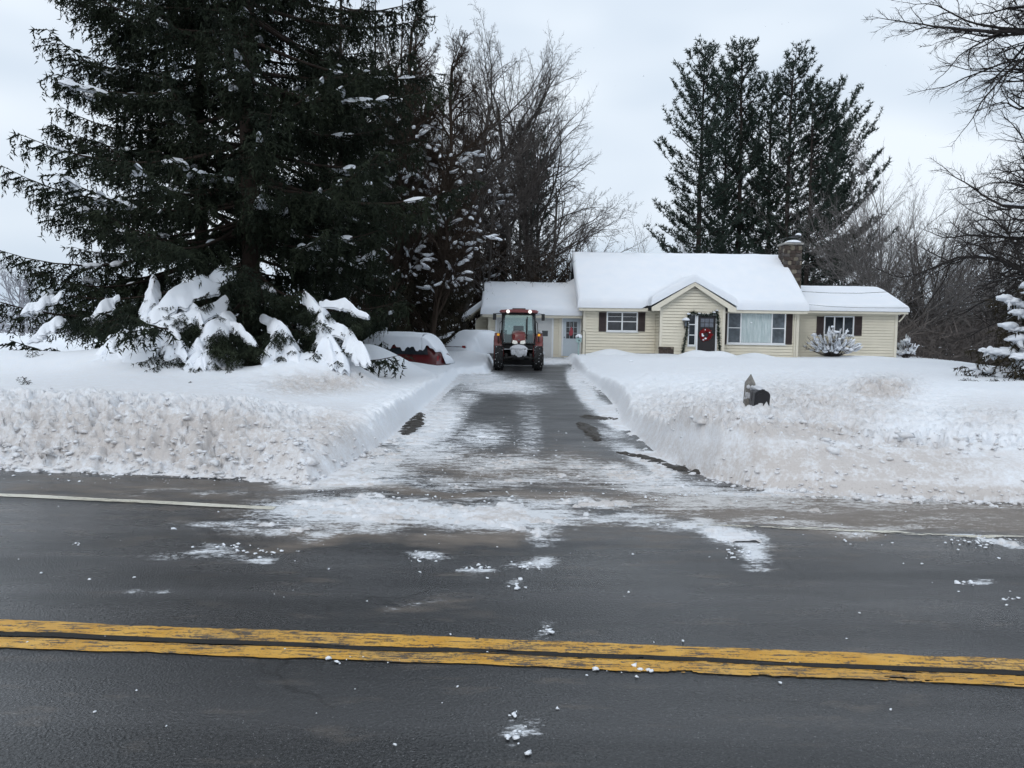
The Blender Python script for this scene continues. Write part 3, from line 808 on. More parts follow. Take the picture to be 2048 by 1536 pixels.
def in_main(x, y):
    return np.maximum(box_sd(x, y, X0, X1, Y0, Y1), np.minimum(box_sd(x, y, G0, G1, GY, Y1-2), 9))
xs_ = np.unique(np.round(np.concatenate([edges(X0, X1, .16), edges(G0, G1, .12), [bC]]), 4))
ys_ = np.unique(np.round(np.concatenate([edges(GY, Y1, .16), Y0 + np.array([0, .012, .035, .07, .115, .17, .24])]), 4))
roof_snow('snow_cover', xs_, ys_, in_main, z_main, .42, roof_main, seed=3, label='thick snow blanket dipping over the gable')
def z_pitch(yE, zE, yRd, zRd):
    sl_ = (zRd-zE)/(yRd-yE)
    return lambda x, y: np.where(y < yRd, zE + sl_*(y-yE), zRd - sl_*(y-yRd)) - .07*np.exp(-((y-yRd)/.5)**2)
zg_ = z_pitch(YG-.42, GE, gRY, GRZ)
g0 = gL - .40
roof_snow('snow_cover', edges(g0, mL+.02, .16), edges(YG-.52, 2*gRY-YG+.4, .16), lambda x, y: np.minimum(np.minimum(x-g0, 9), np.minimum(y-(YG-.52), 2*gRY-YG+.4-y)),
          lambda x, y: zg_(x, y) + .35*np.exp(-((x-mL)/.45)**2)*sst(YG, gRY, y), .42, roof_gar, seed=11)
r1 = WX(1818, YR-.4, 620)
roof_snow('snow_cover', edges(mR+.31, r1, .16), edges(YR-.50, 2*rRY-YR+.4, .16), lambda x, y: np.minimum(np.minimum(r1-x, 9), np.minimum(y-(YR-.50), 2*rRY-YR+.4-y)),
          z_pitch(YR-.42, RE, rRY, RRZ), .30, roof_rw, seed=17, rr=.18)
lx = lx0 - .12
roof_snow('snow_cover', edges(lx, gL-.30, .12), edges(lY-.45, lY+4.3, .2), lambda x, y: np.minimum(np.minimum(x-lx, 9), np.minimum(y-(lY-.45), lY+4.3-y)),
          lambda x, y: lz0 + (lz1-lz0)*(x-lx0)/(gL-.31-lx0), .36, roof_lean, seed=23, rr=.3)

# --- windows: frame part with panes, rails and sill as sub-parts
def window(px0, px1, py0, py1, Y, sashes, mat=None, rails=1, grille=0, label=None, fw=.065):
    x0, x1, z0, z1 = rect(px0, px1, py0, py1, Y)
    yf = Y - .075
    f = MB()
    f.box(x0, x1, yf, Y-.032, z1-fw, z1); f.box(x0, x1, yf, Y-.032, z0, z0+fw)
    f.box(x0, x0+fw, yf, Y-.032, z0+fw, z1-fw); f.box(x1-fw, x1, yf, Y-.032, z0+fw, z1-fw)
    fr = part(f, 'window', M_WHITE, label=label)
    W_ = x1-x0-2*fw; xx = x0+fw; out = []
    for i, (s, pm) in enumerate(sashes):
        xe = xx + W_*s
        if i < len(sashes)-1:
            part(MB().box(xe-.035, xe+.035, yf+.004, Y-.033, z0+fw, z1-fw), 'mullion', M_WHITE, fr)
        zm = (z0+z1)/2
        q = MB().box(xx+.0, xe-.0, Y-.045, Y-.034, z0+fw*.6, z1-fw*.6); part(q, 'pane', pm, fr)
        out.append((xx, xe, z0+fw, z1-fw))
        rs = rails if np.isscalar(rails) else rails[i]
        for k in range(rs):
            zz = z0 + (z1-z0)*(k+1)/(rs+1)
            part(MB().box(xx+.0, xe-.0, yf+.012, Y-.046, zz-.022, zz+.022), 'meeting_rail', M_WHITE, fr)
        if grille:
            zz = z0 + (z1-z0)*.75
            part(MB().box(xx, xe, Y-.052, Y-.0455, zz-.008, zz+.008), 'muntin', M_WHITE, fr)
        xx = xe
    part(MB().box(x0-.03, x1+.03, yf-.03, Y-.03, z0-.05, z0-.002), 'sill', M_WHITE, fr)
    return fr, out
def shutter(px0, px1, py0, py1, Y):
    x0, x1, z0, z1 = rect(px0, px1, py0, py1, Y)
    s = MB(); yb = Y-.031
    s.box(x0, x0+.05, yb-.03, yb, z0, z1); s.box(x1-.05, x1, yb-.03, yb, z0, z1)
    zm = (z0+z1)/2
    for a, b in ((z0, z0+.06), (zm-.03, zm+.03), (z1-.06, z1)): s.box(x0+.05, x1-.05, yb-.03, yb, a, b)
    z = z0+.06
    while z < z1-.08:
        if abs(z+.02-zm) > .05: s.add([(x0+.05, yb-.024, z), (x1-.05, yb-.024, z), (x1-.05, yb-.006, z+.04), (x0+.05, yb-.006, z+.04)], [(0, 1, 2, 3)])
        z += .045
    s.box(x0+.05, x1-.05, yb-.005, yb, z0+.06, z1-.06)
    return part(s, 'shutter', M_SHUT)
window(1213, 1275, 623.5, 663, YM, [(.5, M_GLASS), (.5, M_GLASS)], rails=1, grille=1, label='double window left of the entry')
shutter(1197.5, 1212, 624.5, 663, YM); shutter(1276, 1290, 624.5, 663, YM)
window(1375.5, 1391, 628, 691, YB, [(1, M_GLASS)], rails=2, label='tall sidelight left of the front door', fw=.05)
fr, panes = window(1454, 1570.5, 624.5, 688, YM, [(.22, M_GLASSC), (.555, M_CURT), (.225, M_GLASSC)], rails=[1, 0, 1], label='wide picture window with pale curtains')
# hanging folds of the curtain behind the large pane
cx0, cx1, cz0, cz1 = panes[1]
c = MB(); n = 90
xs = np.linspace(cx0+.04, cx1-.04, n)
for i in range(n-1):
    def yy(k): return YM - .052 - .012*abs(math.sin(k*.53 + .6*math.sin(k*.21)))
    c.add([(xs[i], yy(i), cz0+.03), (xs[i+1], yy(i+1), cz0+.03), (xs[i+1], yy(i+1), cz1-.02), (xs[i], yy(i), cz1-.02)], [(0, 1, 2, 3)])
part(c, 'curtain', M_CURT, fr)
shutter(1571.5, 1584, 626, 689, YM); shutter(1450.2, 1453.3, 626, 689, YM)
window(1647, 1707, 632, 671, YR, [(.333, M_GLASS), (.334, M_GLASS), (.333, M_GLASS)], rails=0, label='triple casement window of the right wing')
shutter(1632.5, 1646.5, 633, 671.5, YR); shutter(1708, 1723, 633, 671.5, YR)

# --- front door
x0, x1, z0, z1 = rect(1395, 1430, 631, 708, YB)
d = MB().box(x0, x1, YB-.055, YB-.032, z0, z1)
fd = part(d, 'front_door', M_DOORB, label='black front door hung with a red wreath')
for k in range(3):
    for j in range(2):
        a = x0+.13+k*.225; b = z1-.16-j*.23
        part(MB().box(a, a+.195, YB-.062, YB-.056, b-.20, b, .006), 'pane', mat_glass('door_glass', (.10, .11, .13), .12) if k+j == 0 else bpy.data.materials['door_glass'], fd)
part(MB().box(x0+.12, x1-.12, YB-.066, YB-.056, z0+.12, z0+.85, .01), 'panel', M_DOORB, fd)
part(MB().lathe([(.0, 0), (.035, .01), (.035, .045), (0, .06)], (x1-.08, YB-.115, z0+1.0), 'y', 12), 'handle', M_BLACK, fd)
dj = MB(); dj.box(x0-.09, x0-.006, YB-.065, YB-.032, z0, z1+.09); dj.box(x1+.006, x1+.09, YB-.065, YB-.032, z0, z1+.09); dj.box(x0-.006, x1+.006, YB-.065, YB-.032, z1+.004, z1+.09)
part(dj, 'door_frame', M_WHITE, label='door frame of the black front door')
# stone veneer low on the entry
vx0, vx1, vz0, vz1 = rect(1311.5, 1347, 693.5, 716, YB)
ven = part(MB().box(bL-.03, vx1, YB-.06, YB-.031, GZ, vz1), 'stone_veneer', M_MORTAR)
def stone_meshes(k=6):
    out = []
    for i in range(k):
        bm = bmesh.new(); bmesh.ops.create_cube(bm, size=1.0)
        bmesh.ops.bevel(bm, geom=list(bm.edges), offset=.16, segments=1, profile=.5, affect='EDGES')
        for q in bm.verts: q.co += Vector((random.uniform(-.05, .05), random.uniform(-.05, .05), random.uniform(-.06, .06)))
        me = bpy.data.meshes.new('stone'); bm.to_mesh(me); bm.free()
        me.materials.append(M_STONE[i % 3] if i < 5 else M_STONE[0]); out.append(me)
    return out
STONES = stone_meshes()
def lay_stones(par, a0, a1, z0, z1, face, at, size=.22):
    """uneven courses of field stone on a vertical face: 'y-' faces the road, 'x-'/'x+' the sides"""
    off = Vector((0, 0, 0)); q = par
    while q is not None: off += Vector(q.location); q = q.parent
    z = z0
    while z < z1-.05:
        h = min(size*random.uniform(.7, 1.15), z1-z)
        a = a0 - random.uniform(0, .05)
        while a < a1-.04:
            wd = min(size*random.uniform(.7, 1.6), a1-a)
            ob = bpy.data.objects.new('stone', random.choice(STONES)); COL.objects.link(ob)
            ob.parent = par; dp = random.uniform(.05, .085)
            c = Vector((a+wd/2, at, z+h/2)) if face == 'y-' else Vector((at, a+wd/2, z+h/2))
            ob.location = c - off
            ob.scale = (wd*.93, dp, h*.92) if face == 'y-' else (dp, wd*.93, h*.92)
            ob.rotation_euler = (0, random.uniform(-.06, .06), 0) if face == 'y-' else (random.uniform(-.06, .06), 0, 0)
            a += wd
        z += h
lay_stones(ven, bL-.02, vx1, vz0-.1, vz1, 'y-', YB-.07, .2)
# basement vent
bx = rect(1230, 1241.5, 705, 714, YM); part(MB().box(bx[0], bx[1], YM-.07, YM-.032, bx[2], bx[3], .01), 'foundation_vent', M_BRICKR)

# --- doors of the garage wing
x0, x1, z0, z1 = rect(1126, 1159.5, 633.5, 712, YG)
sdoor = part(MB().box(x0, x1, YG-.06, YG-.032, z0, z1), 'side_door', M_DOORW, label='pale blue side door with nine panes and red ornament')
pw, ph = (x1-x0-.30)/3, .92/3
for k in range(3):
    for j in range(3):
        a = x0+.15+k*pw; b = z1-.26-j*ph
        part(MB().box(a+.012, a+pw-.012, YG-.066, YG-.061, b-ph+.012, b-.012), 'pane', M_GLASS, sdoor)
part(MB().box(x0+.12, x1-.12, YG-.068, YG-.061, z0+.15, z0+.78, .01), 'panel', M_DOORW, sdoor)
part(MB().lathe([(0, 0), (.03, .01), (.03, .05), (0, .06)], (x0+.07, YG-.12, z0+1.0), 'y', 10), 'handle', M_BLACK, sdoor)
dj = MB(); dj.box(x0-.08, x0-.004, YG-.07, YG-.032, z0, z1+.08); dj.box(x1+.004, x1+.08, YG-.07, YG-.032, z0, z1+.08); dj.box(x0-.004, x1+.004, YG-.07, YG-.032, z1+.004, z1+.08)
part(dj, 'door_frame', M_WHITE, label='door frame of the pale blue side door')
x0, x1, z0, z1 = rect(994, 1103, 637, 714, YG)
gd = part(MB().box(x0, x1, YG-.045, YG-.032, z0, z1), 'garage_door', M_GDOOR, label='white panelled garage door behind the tractor')
for j in range(4):
    zz0 = z0 + (z1-z0)*j/4; zz1 = z0 + (z1-z0)*(j+1)/4
    for k in range(4):
        a = x0 + (x1-x0)*k/4; b = x0 + (x1-x0)*(k+1)/4
        if j == 2:
            part(MB().box(a+.20, b-.20, YG-.052, YG-.046, zz0+.10, zz1-.12), 'pane', M_GLASS, gd)
        else:
            part(MB().box(a+.06, b-.06, YG-.056, YG-.046, zz0+.07, zz1-.07, .012), 'panel', M_GDOOR, gd)
dj = MB(); dj.box(x0-.10, x0-.004, YG-.06, YG-.032, z0, z1+.10); dj.box(x1+.004, x1+.10, YG-.06, YG-.032, z0, z1+.10); dj.box(x0-.004, x1+.004, YG-.06, YG-.032, z1+.004, z1+.10)
part(dj, 'door_frame', M_WHITE, label='door frame of the garage door')
# downspouts
def spout(x, y, zt): return part(MB().tube([(x, y-.12, zt), (x, y-.10, zt-.25), (x, y-.085, zt-.4), (x, y-.085, GZ)], .038, 8), 'downspout', M_TRIM, smooth=True)
spout(mR-.22, YM, EZ-.2); part(MB().tube([(rR+.25, YR-.3, RE-.16), (rR+.18, YR-.1, RE-.4), (rR+.05, YR-.06, RE-.55)], .04, 8), 'downspout', M_TRIM, smooth=True)
# --- chimney
cY0, cY1 = 43.1, 44.1
cX0, cX1 = WX(1569, cY0, 520), WX(1603.5, cY0, 520)
CT = WZ(489, cY0, 1585)
ch = part(MB().box(cX0+.03, cX1-.03, cY0+.03, cY1, GZ, CT), 'chimney', M_MORTAR, label='brown field stone chimney rising beside the main roof')
lay_stones(ch, cX0, cX1, EZ-2.0, CT, 'y-', cY0+.01, .25)
lay_stones(ch, cY0+.05, cY1, EZ+.6, CT, 'x-', cX0+.01, .2)
lay_stones(ch, cY0+.05, cY1, EZ+.2, CT, 'x+', cX1-.01, .2)
part(MB().box(cX0-.09, cX1+.06, cY0-.07, cY1+.07, CT, CT+.10, .015), 'chimney_cap', M_CONC, ch)
hood = MB(); hz = CT+.10
hood.prism([(cX0+.10, hz+.30), (cX0+.45, hz+.42), (cX1-.05, hz+.40), (cX1-.05, hz+.365), (cX0+.45, hz+.385), (cX0+.10, hz+.265)], cY0+.1, cY1-.1, 'y')
for a in (cX0+.14, cX1-.12):
    for b in (cY0+.16, cY1-.16): hood.tube([(a, b, hz), (a, b, hz+.28)], .02, 6)
part(hood, 'chimney_hood', M_BLACK, ch)
# ================================================================== tractor, facing the road
M_RED = None
def mat_paint(name, c, rough=.30, coat=.3):
    a = NT(name); v = a.co(); n1 = a.noise(v, 3, 3, .6)
    a.set(col=a.mix(a.rng(n1, .3, .75), c, tuple(q*.72 for q in c)), rough=rough, coat=coat); return a.m
M_RED = mat_paint('tractor_red_paint', (.20, .020, .018))
M_PINK = mat_paint('frosted_red_roof_paint', (.25, .06, .058), .5, .1)
M_RUB = simple('tyre_rubber', (.014, .014, .015), .75, var=.3, scale=9, bump=.3)
M_DARK = simple('tractor_black_plastic', (.016, .016, .017), .5, var=.25, scale=6)
M_GREY = simple('grey_metal', (.13, .13, .135), .4, .4, .15, 6)
M_SLUSHY = simple('dirty_packed_snow', (.56, .57, .60), .7, var=.18, scale=14, bump=.7)
def lamp_mat(name, c, e):
    a = NT(name); a.set(col=c, rough=.2, emit=c, estr=e); return a.m
M_LAMP = lamp_mat('lit_white_lamp', (1.0, .97, .92), .75)
M_AMB = lamp_mat('lit_amber_lamp', (1.0, .45, .04), .3)
M_HEAD = lamp_mat('warm_headlight', (.85, .83, .76), .12)
def mat_cabglass():
    a = NT('cab_glass')
    tr = a.n('ShaderNodeBsdfTransparent'); tr.inputs[0].default_value = (.72, .84, .82, 1)
    gl = a.n('ShaderNodeBsdfGlossy'); gl.inputs['Roughness'].default_value = .03; gl.inputs[0].default_value = (.9, 1, 1, 1)
    mx = a.n('ShaderNodeMixShader'); mx.inputs[0].default_value = .10
    a.l(tr.outputs[0], mx.inputs[1]); a.l(gl.outputs[0], mx.inputs[2]); a.l(mx.outputs[0], a.out.inputs[0]); return a.m
M_CABG = mat_cabglass()

TX, TY = float(P(1036.5, 742, 31.5)[0]), 31.5
TZ = float(base_g(TY)) + .015
tractor = thing('tractor', 'red compact cab tractor with lit lamps standing on the driveway', 'tractor', (TX, TY, TZ))
def tp(mb, name, mat, parent=None, smooth=False):
    ob = mb.build(name, mat, None, smooth); ob.parent = parent or tractor; return ob
def tyre_mesh(rad, wid, lugs, rim):
    """ribbed tractor tyre about the x axis, with chevron lugs"""
    t = MB(); hw = wid/2
    t.lathe([(rim, -hw*.85), (rad*.80, -hw), (rad*.93, -hw*.93), (rad*.955, -hw*.5), (rad*.96, 0), (rad*.955, hw*.5), (rad*.93, hw*.93), (rad*.80, hw), (rim, hw*.85)], (0, 0, 0), 'x', 40)
    for i in range(lugs):
        for s in (-1, 1):
            a0 = 2*math.pi*(i + (.5 if s > 0 else 0))/lugs; a1 = a0 + 2*math.pi*.9/lugs; wd = .55*2*math.pi/lugs*.5
            vs = []
            for aa, xx in ((a0, 0.0), (a1, s*hw*1.0)):
                for da in (-wd, wd):
                    for rr in (rad*.93, rad):
                        vs.append((xx, rr*math.cos(aa+da), rr*math.sin(aa+da)))
            t.add(vs, [(0, 1, 3, 2), (4, 6, 7, 5), (0, 4, 5, 1), (2, 3, 7, 6), (1, 5, 7, 3), (0, 2, 6, 4)])
    return t
def wheel(x, y, rad, wid, lugs, sgn):
    e = tyre_mesh(rad, wid, lugs, rad*.55); ob = tp(e, 'wheel', M_RUB); ob.location = (x, y, rad)
    rim = MB().lathe([(.0, sgn*wid*.05), (rad*.18, sgn*wid*.10), (rad*.40, sgn*wid*.04), (rad*.50, sgn*wid*.30), (rad*.57, sgn*wid*.43), (rad*.57, -sgn*wid*.4), (0, -sgn*wid*.4)], (0, 0, 0), 'x', 28)
    rm = rim.build('rim', M_GREY, ob, True)
    h = MB().lathe([(0, sgn*wid*.20), (rad*.10, sgn*wid*.18), (rad*.13, sgn*wid*.05)], (0, 0, 0), 'x', 12).build('hub', M_DARK, ob, True)
    # packed snow caught between the lugs
    sn = MB()
    for k in range(46):
        aa = random.uniform(0, 2*math.pi); rr = rad*random.uniform(.90, .975); xx = random.uniform(-.45, .45)*wid; q = random.uniform(.014, .035)
        sn.lathe([(0, -q*.6), (q, -q*.1), (q*.7, q*.4), (0, q*.6)], (xx, rr*math.cos(aa), rr*math.sin(aa)), 'x', 6)
    sn.build('packed_snow', M_SLUSHY, ob)
    return ob
for s in (-1, 1):
    wheel(s*.80, 0.0, .50, .34, 16, s)
    wheel(s*.84, 1.95, .70, .44, 18, s)
# chassis, axle
c = MB(); c.box(-.24, .24, -.25, 2.0, .42, .72, .03); c.box(-.16, .16, -.55, -.2, .45, .66, .02)
tp(c, 'chassis', M_DARK)
ax = MB(); ax.tube([(-.62, 0, .47), (-.3, -.02, .50), (.3, -.02, .50), (.62, 0, .47)], .07, 10); 
tp(MB().tube([(-.66, 1.95, .70), (.66, 1.95, .70)], .12, 12), 'rear_axle', M_DARK, smooth=True)
for s in (-1, 1): ax.box(s*.50-.06, s*.50+.06, -.12, .12, .40, .68, .02); ax.tube([(s*.2, -.12, .52), (s*.55, -.16, .50)], .022, 8)
tp(ax, 'front_axle', M_DARK, smooth=True)
# hood: lofted cross-sections
def loft(secs):
    b = MB(); n = len(secs[0]); vs = [p for s in secs for p in s]; fs = []
    for i in range(len(secs)-1):
        for k in range(n): fs.append((i*n+k, i*n+(k+1) % n, (i+1)*n+(k+1) % n, (i+1)*n+k))
    fs.append(tuple(range(n))[::-1]); fs.append(tuple(range((len(secs)-1)*n, len(secs)*n)))
    return b.add(vs, fs)
def hsec(y, w, z0, z1, r=.10):
    return [(-w, y, z0), (w, y, z0), (w*1.02, y, z1-r*1.6), (w*.93, y, z1-r*.5), (w*.6, y, z1), (0, y, z1+.015), (-w*.6, y, z1), (-w*.93, y, z1-r*.5), (-w*1.02, y, z1-r*1.6)]
hd = loft([hsec(-.60, .215, 1.17, 1.36, .06), hsec(-.52, .25, 1.12, 1.50), hsec(-.25, .275, 1.12, 1.56), hsec(.5, .29, 1.12, 1.60), hsec(1.05, .30, 1.10, 1.62)])
hood_o = tp(hd, 'hood', M_RED, smooth=True)
tp(MB().box(-.27, .27, -.585, 1.0, .70, 1.125, .03), 'grille', M_DARK)
gr = MB()
for k in range(7): gr.box(-.22, .22, -.60, -.586, .76+k*.045, .775+k*.045)
tp(gr, 'grille_slats', M_GREY)
for s in (-1, 1):
    tp(MB().prism([(s*.045, 1.10), (s*.07, 1.20), (s*.24, 1.235), (s*.27, 1.11), (s*.16, 1.07)], -.63, -.57, 'y'), 'headlight', M_HEAD)
tp(MB().lathe([(0, -.66), (.03, -.65), (.03, -.60)], (0, 0, 1.235), 'y', 12), 'badge', M_GREY)
# front weight bracket with snow packed on it
wt = MB()
for k in range(7): wt.box(-.285+k*.083, -.285+k*.083+.07, -.98, -.62, .54, .90, .015)
wts = tp(wt, 'front_weights', M_DARK)
_ICO = {}
def ico(n):
    if n not in _ICO:
        bm = bmesh.new(); bmesh.ops.create_icosphere(bm, subdivisions=n, radius=1.0)
        _ICO[n] = (np.array([q.co[:] for q in bm.verts]), np.array([[q.index for q in f.verts] for f in bm.faces])); bm.free()
    return _ICO[n]
def lump(c, r, n=2, amp=.25, seed=0, flat=1.0, fr=1.6):
    v0, fs = ico(n)
    k = 1 + amp*2*(fbm(v0[:, 0]*fr + seed, v0[:, 1]*fr + seed*.7, 3, .55, v0[:, 2]*fr + 5) - .5)
    vs = v0*k[:, None]*np.array(r); vs[:, 2] = np.where(vs[:, 2] < 0, vs[:, 2]*flat, vs[:, 2])
    return vs + np.array(c), fs
sn = MB(); sn.add(*lump((0, -.80, .90), (.36, .24, .15), 3, .25, 3)); sn.add(*lump((.03, -.99, .72), (.19, .05, .17), 3, .5, 9)); sn.add(*lump((-.22, -.98, .76), (.10, .05, .12), 2, .5, 4)); sn.add(*lump((.25, -.98, .74), (.09, .05, .15), 2, .5, 6))
tp(sn, 'packed_snow', M_SLUSHY, wts, True)
# cab
cb0, cb1 = 1.0, 2.35
cab = MB()
def post(p, q, r=.04): cab.tube([p, q], r, 8)
FLW, FUW = .70, .62
for s in (-1, 1):
    cab.tube([(s*.66, cb0-.05, 1.05), (s*.71, cb0, 1.5), (s*.69, cb0+.04, 2.0), (s*.60, cb0+.10, 2.36)], [.045, .045, .04, .04], 8)
    cab.tube([(s*.72, cb1-.35, 1.0), (s*.70, cb1-.35, 2.36)], .035, 8)
    cab.tube([(s*.70, cb1, 1.05), (s*.62, cb1-.02, 2.36)], .045, 8)
    cab.tube([(s*.66, cb0-.05, 1.05), (s*.72, cb1, 1.05)], .045, 8)
cab.tube([(-.66, cb0-.05, 1.08), (.66, cb0-.05, 1.08)], .04, 8); cab.tube([(-.60, cb0+.10, 2.34), (.60, cb0+.10, 2.34)], .05, 8)
cab.box(-.62, .62, cb0, cb1, .85, 1.08, .03)
tp(cab, 'cab_frame', M_DARK, smooth=True)
g = MB(); g.add([(-.64, cb0-.04, 1.1), (.64, cb0-.04, 1.1), (.70, cb0, 1.5), (.68, cb0+.04, 2.0), (.585, cb0+.10, 2.32), (-.585, cb0+.10, 2.32), (-.68, cb0+.04, 2.0), (-.70, cb0, 1.5)], [(0, 1, 2, 7), (7, 2, 3, 6), (6, 3, 4, 5)])
tp(g, 'windscreen', M_CABG)
for s in (-1, 1):
    g = MB(); g.add([(s*.68, cb0, 1.1), (s*.72, cb1, 1.1), (s*.64, cb1-.02, 2.32), (s*.61, cb0+.12, 2.32), (s*.705, cb0+.04, 1.7), (s*.71, cb1, 1.7)], [(0, 1, 5, 4), (4, 5, 2, 3)])
    tp(g, 'side_window', M_CABG)
g = MB(); g.add([(-.68, cb1, 1.1), (.68, cb1, 1.1), (.62, cb1-.02, 2.32), (-.62, cb1-.02, 2.32)], [(0, 1, 2, 3)]); tp(g, 'rear_window', M_CABG)
rf = loft([[(-x*k, y, z) for x, z in ((.80, 2.385), (.82, 2.43), (.74, 2.49), (0, 2.53))] + [(x*k, y, z) for x, z in ((.74, 2.49), (.82, 2.43), (.80, 2.385))] for y, k in ((cb0-.20, .90), (cb0-.12, 1.0), (cb1+.02, 1.0), (cb1+.10, .92))])
roof = tp(rf, 'cab_roof', M_PINK, smooth=True)
tp(MB().box(-.28, .28, cb0+.15, cb1-.3, 2.50, 2.575, .02), 'roof_hatch', M_DARK, roof)
for s in (-1, 1):
    tp(MB().lathe([(0, cb0-.26), (.075, cb0-.25), (.07, cb0-.14), (0, cb0-.13)], (s*.46, 0, 2.42), 'y', 16), 'work_lamp', M_LAMP, roof)
    fe = MB()
    ang = np.linspace(R(-25), R(200), 16); vs = []; fs = []
    for a_ in ang:
        for xx in (s*.62, s*1.03):
            vs.append((xx, 1.95-.80*math.cos(a_), .70+.80*math.sin(a_)))
    for a_ in ang:
        for xx in (s*.62, s*1.03): vs.append((xx, 1.95-.83*math.cos(a_), .70+.83*math.sin(a_)))
    n_ = len(ang)
    for i in range(n_-1):
        fs += [(2*i, 2*i+1, 2*i+3, 2*i+2), (2*n_+2*i, 2*n_+2*i+2, 2*n_+2*i+3, 2*n_+2*i+1), (2*i+1, 2*n_+2*i+1, 2*n_+2*i+3, 2*i+3)]
    fe.add(vs, fs); tp(fe, 'fender', M_RED, smooth=True)
    tp(MB().box(s*.86-.055, s*.86+.055, cb0+.06, cb0+.14, 1.40, 1.50, .02), 'turn_signal', M_AMB)
    tp(MB().tube([(s*.86, cb0+.12, 1.40), (s*.86, cb0+.14, 1.15)], .025, 8), 'signal_stalk', M_DARK)
    mr_ = MB(); mr_.tube([(s*.62, cb0+.08, 2.33), (s*.85, cb0+.0, 2.34), (s*1.02, cb0-.03, 2.32)], .018, 8)
    ma = tp(mr_, 'mirror_arm', M_DARK)
    tp(MB().box(s*1.02-.07, s*1.02+.07, cb0-.07, cb0-.02, 2.06, 2.34, .02), 'mirror', M_DARK, ma)
    tp(MB().tube([(s*.76, cb0+.0, 1.25), (s*.80, cb0-.02, 1.6), (s*.79, cb0, 1.95), (s*.72, cb0+.05, 2.02)], .016, 6), 'grab_rail', M_DARK)
tp(MB().tube([(.34, .85, 1.3), (.34, .85, 2.12), (.36, .88, 2.2)], .035, 10), 'exhaust_pipe', M_DARK, smooth=True)
tp(MB().box(-.60, .60, cb0+.03, cb0+.30, 1.08, 1.46, .04), 'dashboard', M_DARK)
st = MB(); st.tube([(0, 1.25, 1.15), (0, 1.42, 1.55)], .04, 8); st.lathe([(.17, 0), (.19, .015), (.19, -.015), (.17, 0)], (0, 1.44, 1.58), 'z', 20)
tp(st, 'steering_wheel', M_DARK)
se = MB(); se.box(-.24, .24, 1.75, 2.15, 1.15, 1.30, .04); se.box(-.23, .23, 2.08, 2.22, 1.28, 1.85, .05); tp(se, 'seat', M_DARK, smooth=True)
# rear blade seen under and beside the machine
bl = MB(); bl.prism([(2.95, .12), (3.05, .10), (3.16, .35), (3.12, .62), (3.05, .62), (3.06, .35)], -1.10, 1.16, 'x'); bl.box(-.1, .1, 2.3, 3.06, .5, .62)
tp(bl, 'rear_blade', M_DARK)
sn = MB(); sn.add(*lump((1.0, 2.95, .66), (.20, .16, .10), 2, .3, 12)); sn.add(*lump((.93, 1.75, 1.57), (.09, .12, .06), 2, .3, 15)); tp(sn, 'packed_snow', M_SLUSHY, None, True)

# ================================================================== mailbox on a wooden post
M_WOOD = simple('weathered_post_wood', (.20, .19, .175), .85, var=.35, scale=16, bump=.6)
M_MBOX = simple('black_mailbox_plastic', (.012, .012, .015), .38, var=.2, scale=8)
M_MSIDE = simple('grey_mailbox_side', (.085, .085, .088), .5, var=.25, scale=10)
mx_, my_ = float(P(1523, 800, 10.30)[0]), 10.30
mz_ = float(P(1523, 816.5, 10.30)[2])
mail = thing('mailbox', 'black mailbox on a pointed wooden post half buried in the dirty snowbank', 'mailbox', (mx_, my_, mz_), rz=R(3))
mail.rotation_euler = (R(2), R(2.5), R(-6))
def arch(w, h, r=None, n=12):
    q = [(-w, 0), (w, 0)]
    for k in range(n+1):
        a_ = math.pi*k/n; q.append((w*math.cos(a_), h-w*.72 + w*.72*math.sin(a_)))
    return q
mp_ = lambda mb, nm, mt, par=None, sm=False: (lambda ob: (setattr(ob, 'parent', par or mail), ob)[1])(mb.build(nm, mt, None, sm))
mp_(MB().prism(arch(.094, .235), .012, .46, 'y'), 'body', M_MSIDE, None, True)
fl = mp_(MB().prism(arch(.101, .247), -.012, .014, 'y'), 'door', M_MBOX)
mp_(MB().prism(arch(.080, .205), -.019, -.0125, 'y'), 'door_panel', M_MBOX, fl)
mp_(MB().box(-.022, .022, -.030, -.008, .232, .258, .005), 'latch', M_MBOX, fl)
M_STICK = simple('white_sticker', (.72, .72, .72), .5)
mp_(MB().box(-.045, .012, -.0235, -.0195, .040, .068), 'sticker', M_STICK, fl)
mp_(MB().box(-.11, -.098, .18, .22, .07, .20, .004), 'flag', M_GREY)
pst = MB(); pw_ = .062
ztop = float(P(1505, 750, 10.72)[2]) - mz_; xp = float(P(1503, 800, 10.72)[0]) - mx_ - .085
pst.add([(xp-pw_, .36, -.9), (xp+pw_, .36, -.9), (xp+pw_, .36+2*pw_, -.9), (xp-pw_, .36+2*pw_, -.9), (xp-pw_, .36, ztop-.13), (xp+pw_, .36, ztop-.13), (xp+pw_, .36+2*pw_, ztop-.13), (xp-pw_, .36+2*pw_, ztop-.13), (xp, .36+pw_, ztop)],
        [(0, 1, 5, 4), (1, 2, 6, 5), (2, 3, 7, 6), (3, 0, 4, 7), (4, 5, 8), (5, 6, 8), (6, 7, 8), (7, 4, 8)])
post_o = mp_(pst, 'post', M_WOOD)
mp_(MB().box(-.075, .075, -.0, .52, -.045, -.004, .006), 'arm', M_WOOD)
br = MB(); br.prism([(.36, -.40), (.46, -.30), (.08, -.05), (-.02, -.05)], -.03, .03, 'x'); mp_(br, 'brace', M_WOOD)
sn = MB()
for k in range(26):
    t = random.random(); sn.add(*lump((xp+random.uniform(-.05, .05), .355+random.uniform(-.01, .02), ztop-.16-.5*t), (.03, .015, .035), 1, .5, k))
mp_(sn, 'splattered_snow', M_SLUSHY, post_o, True)
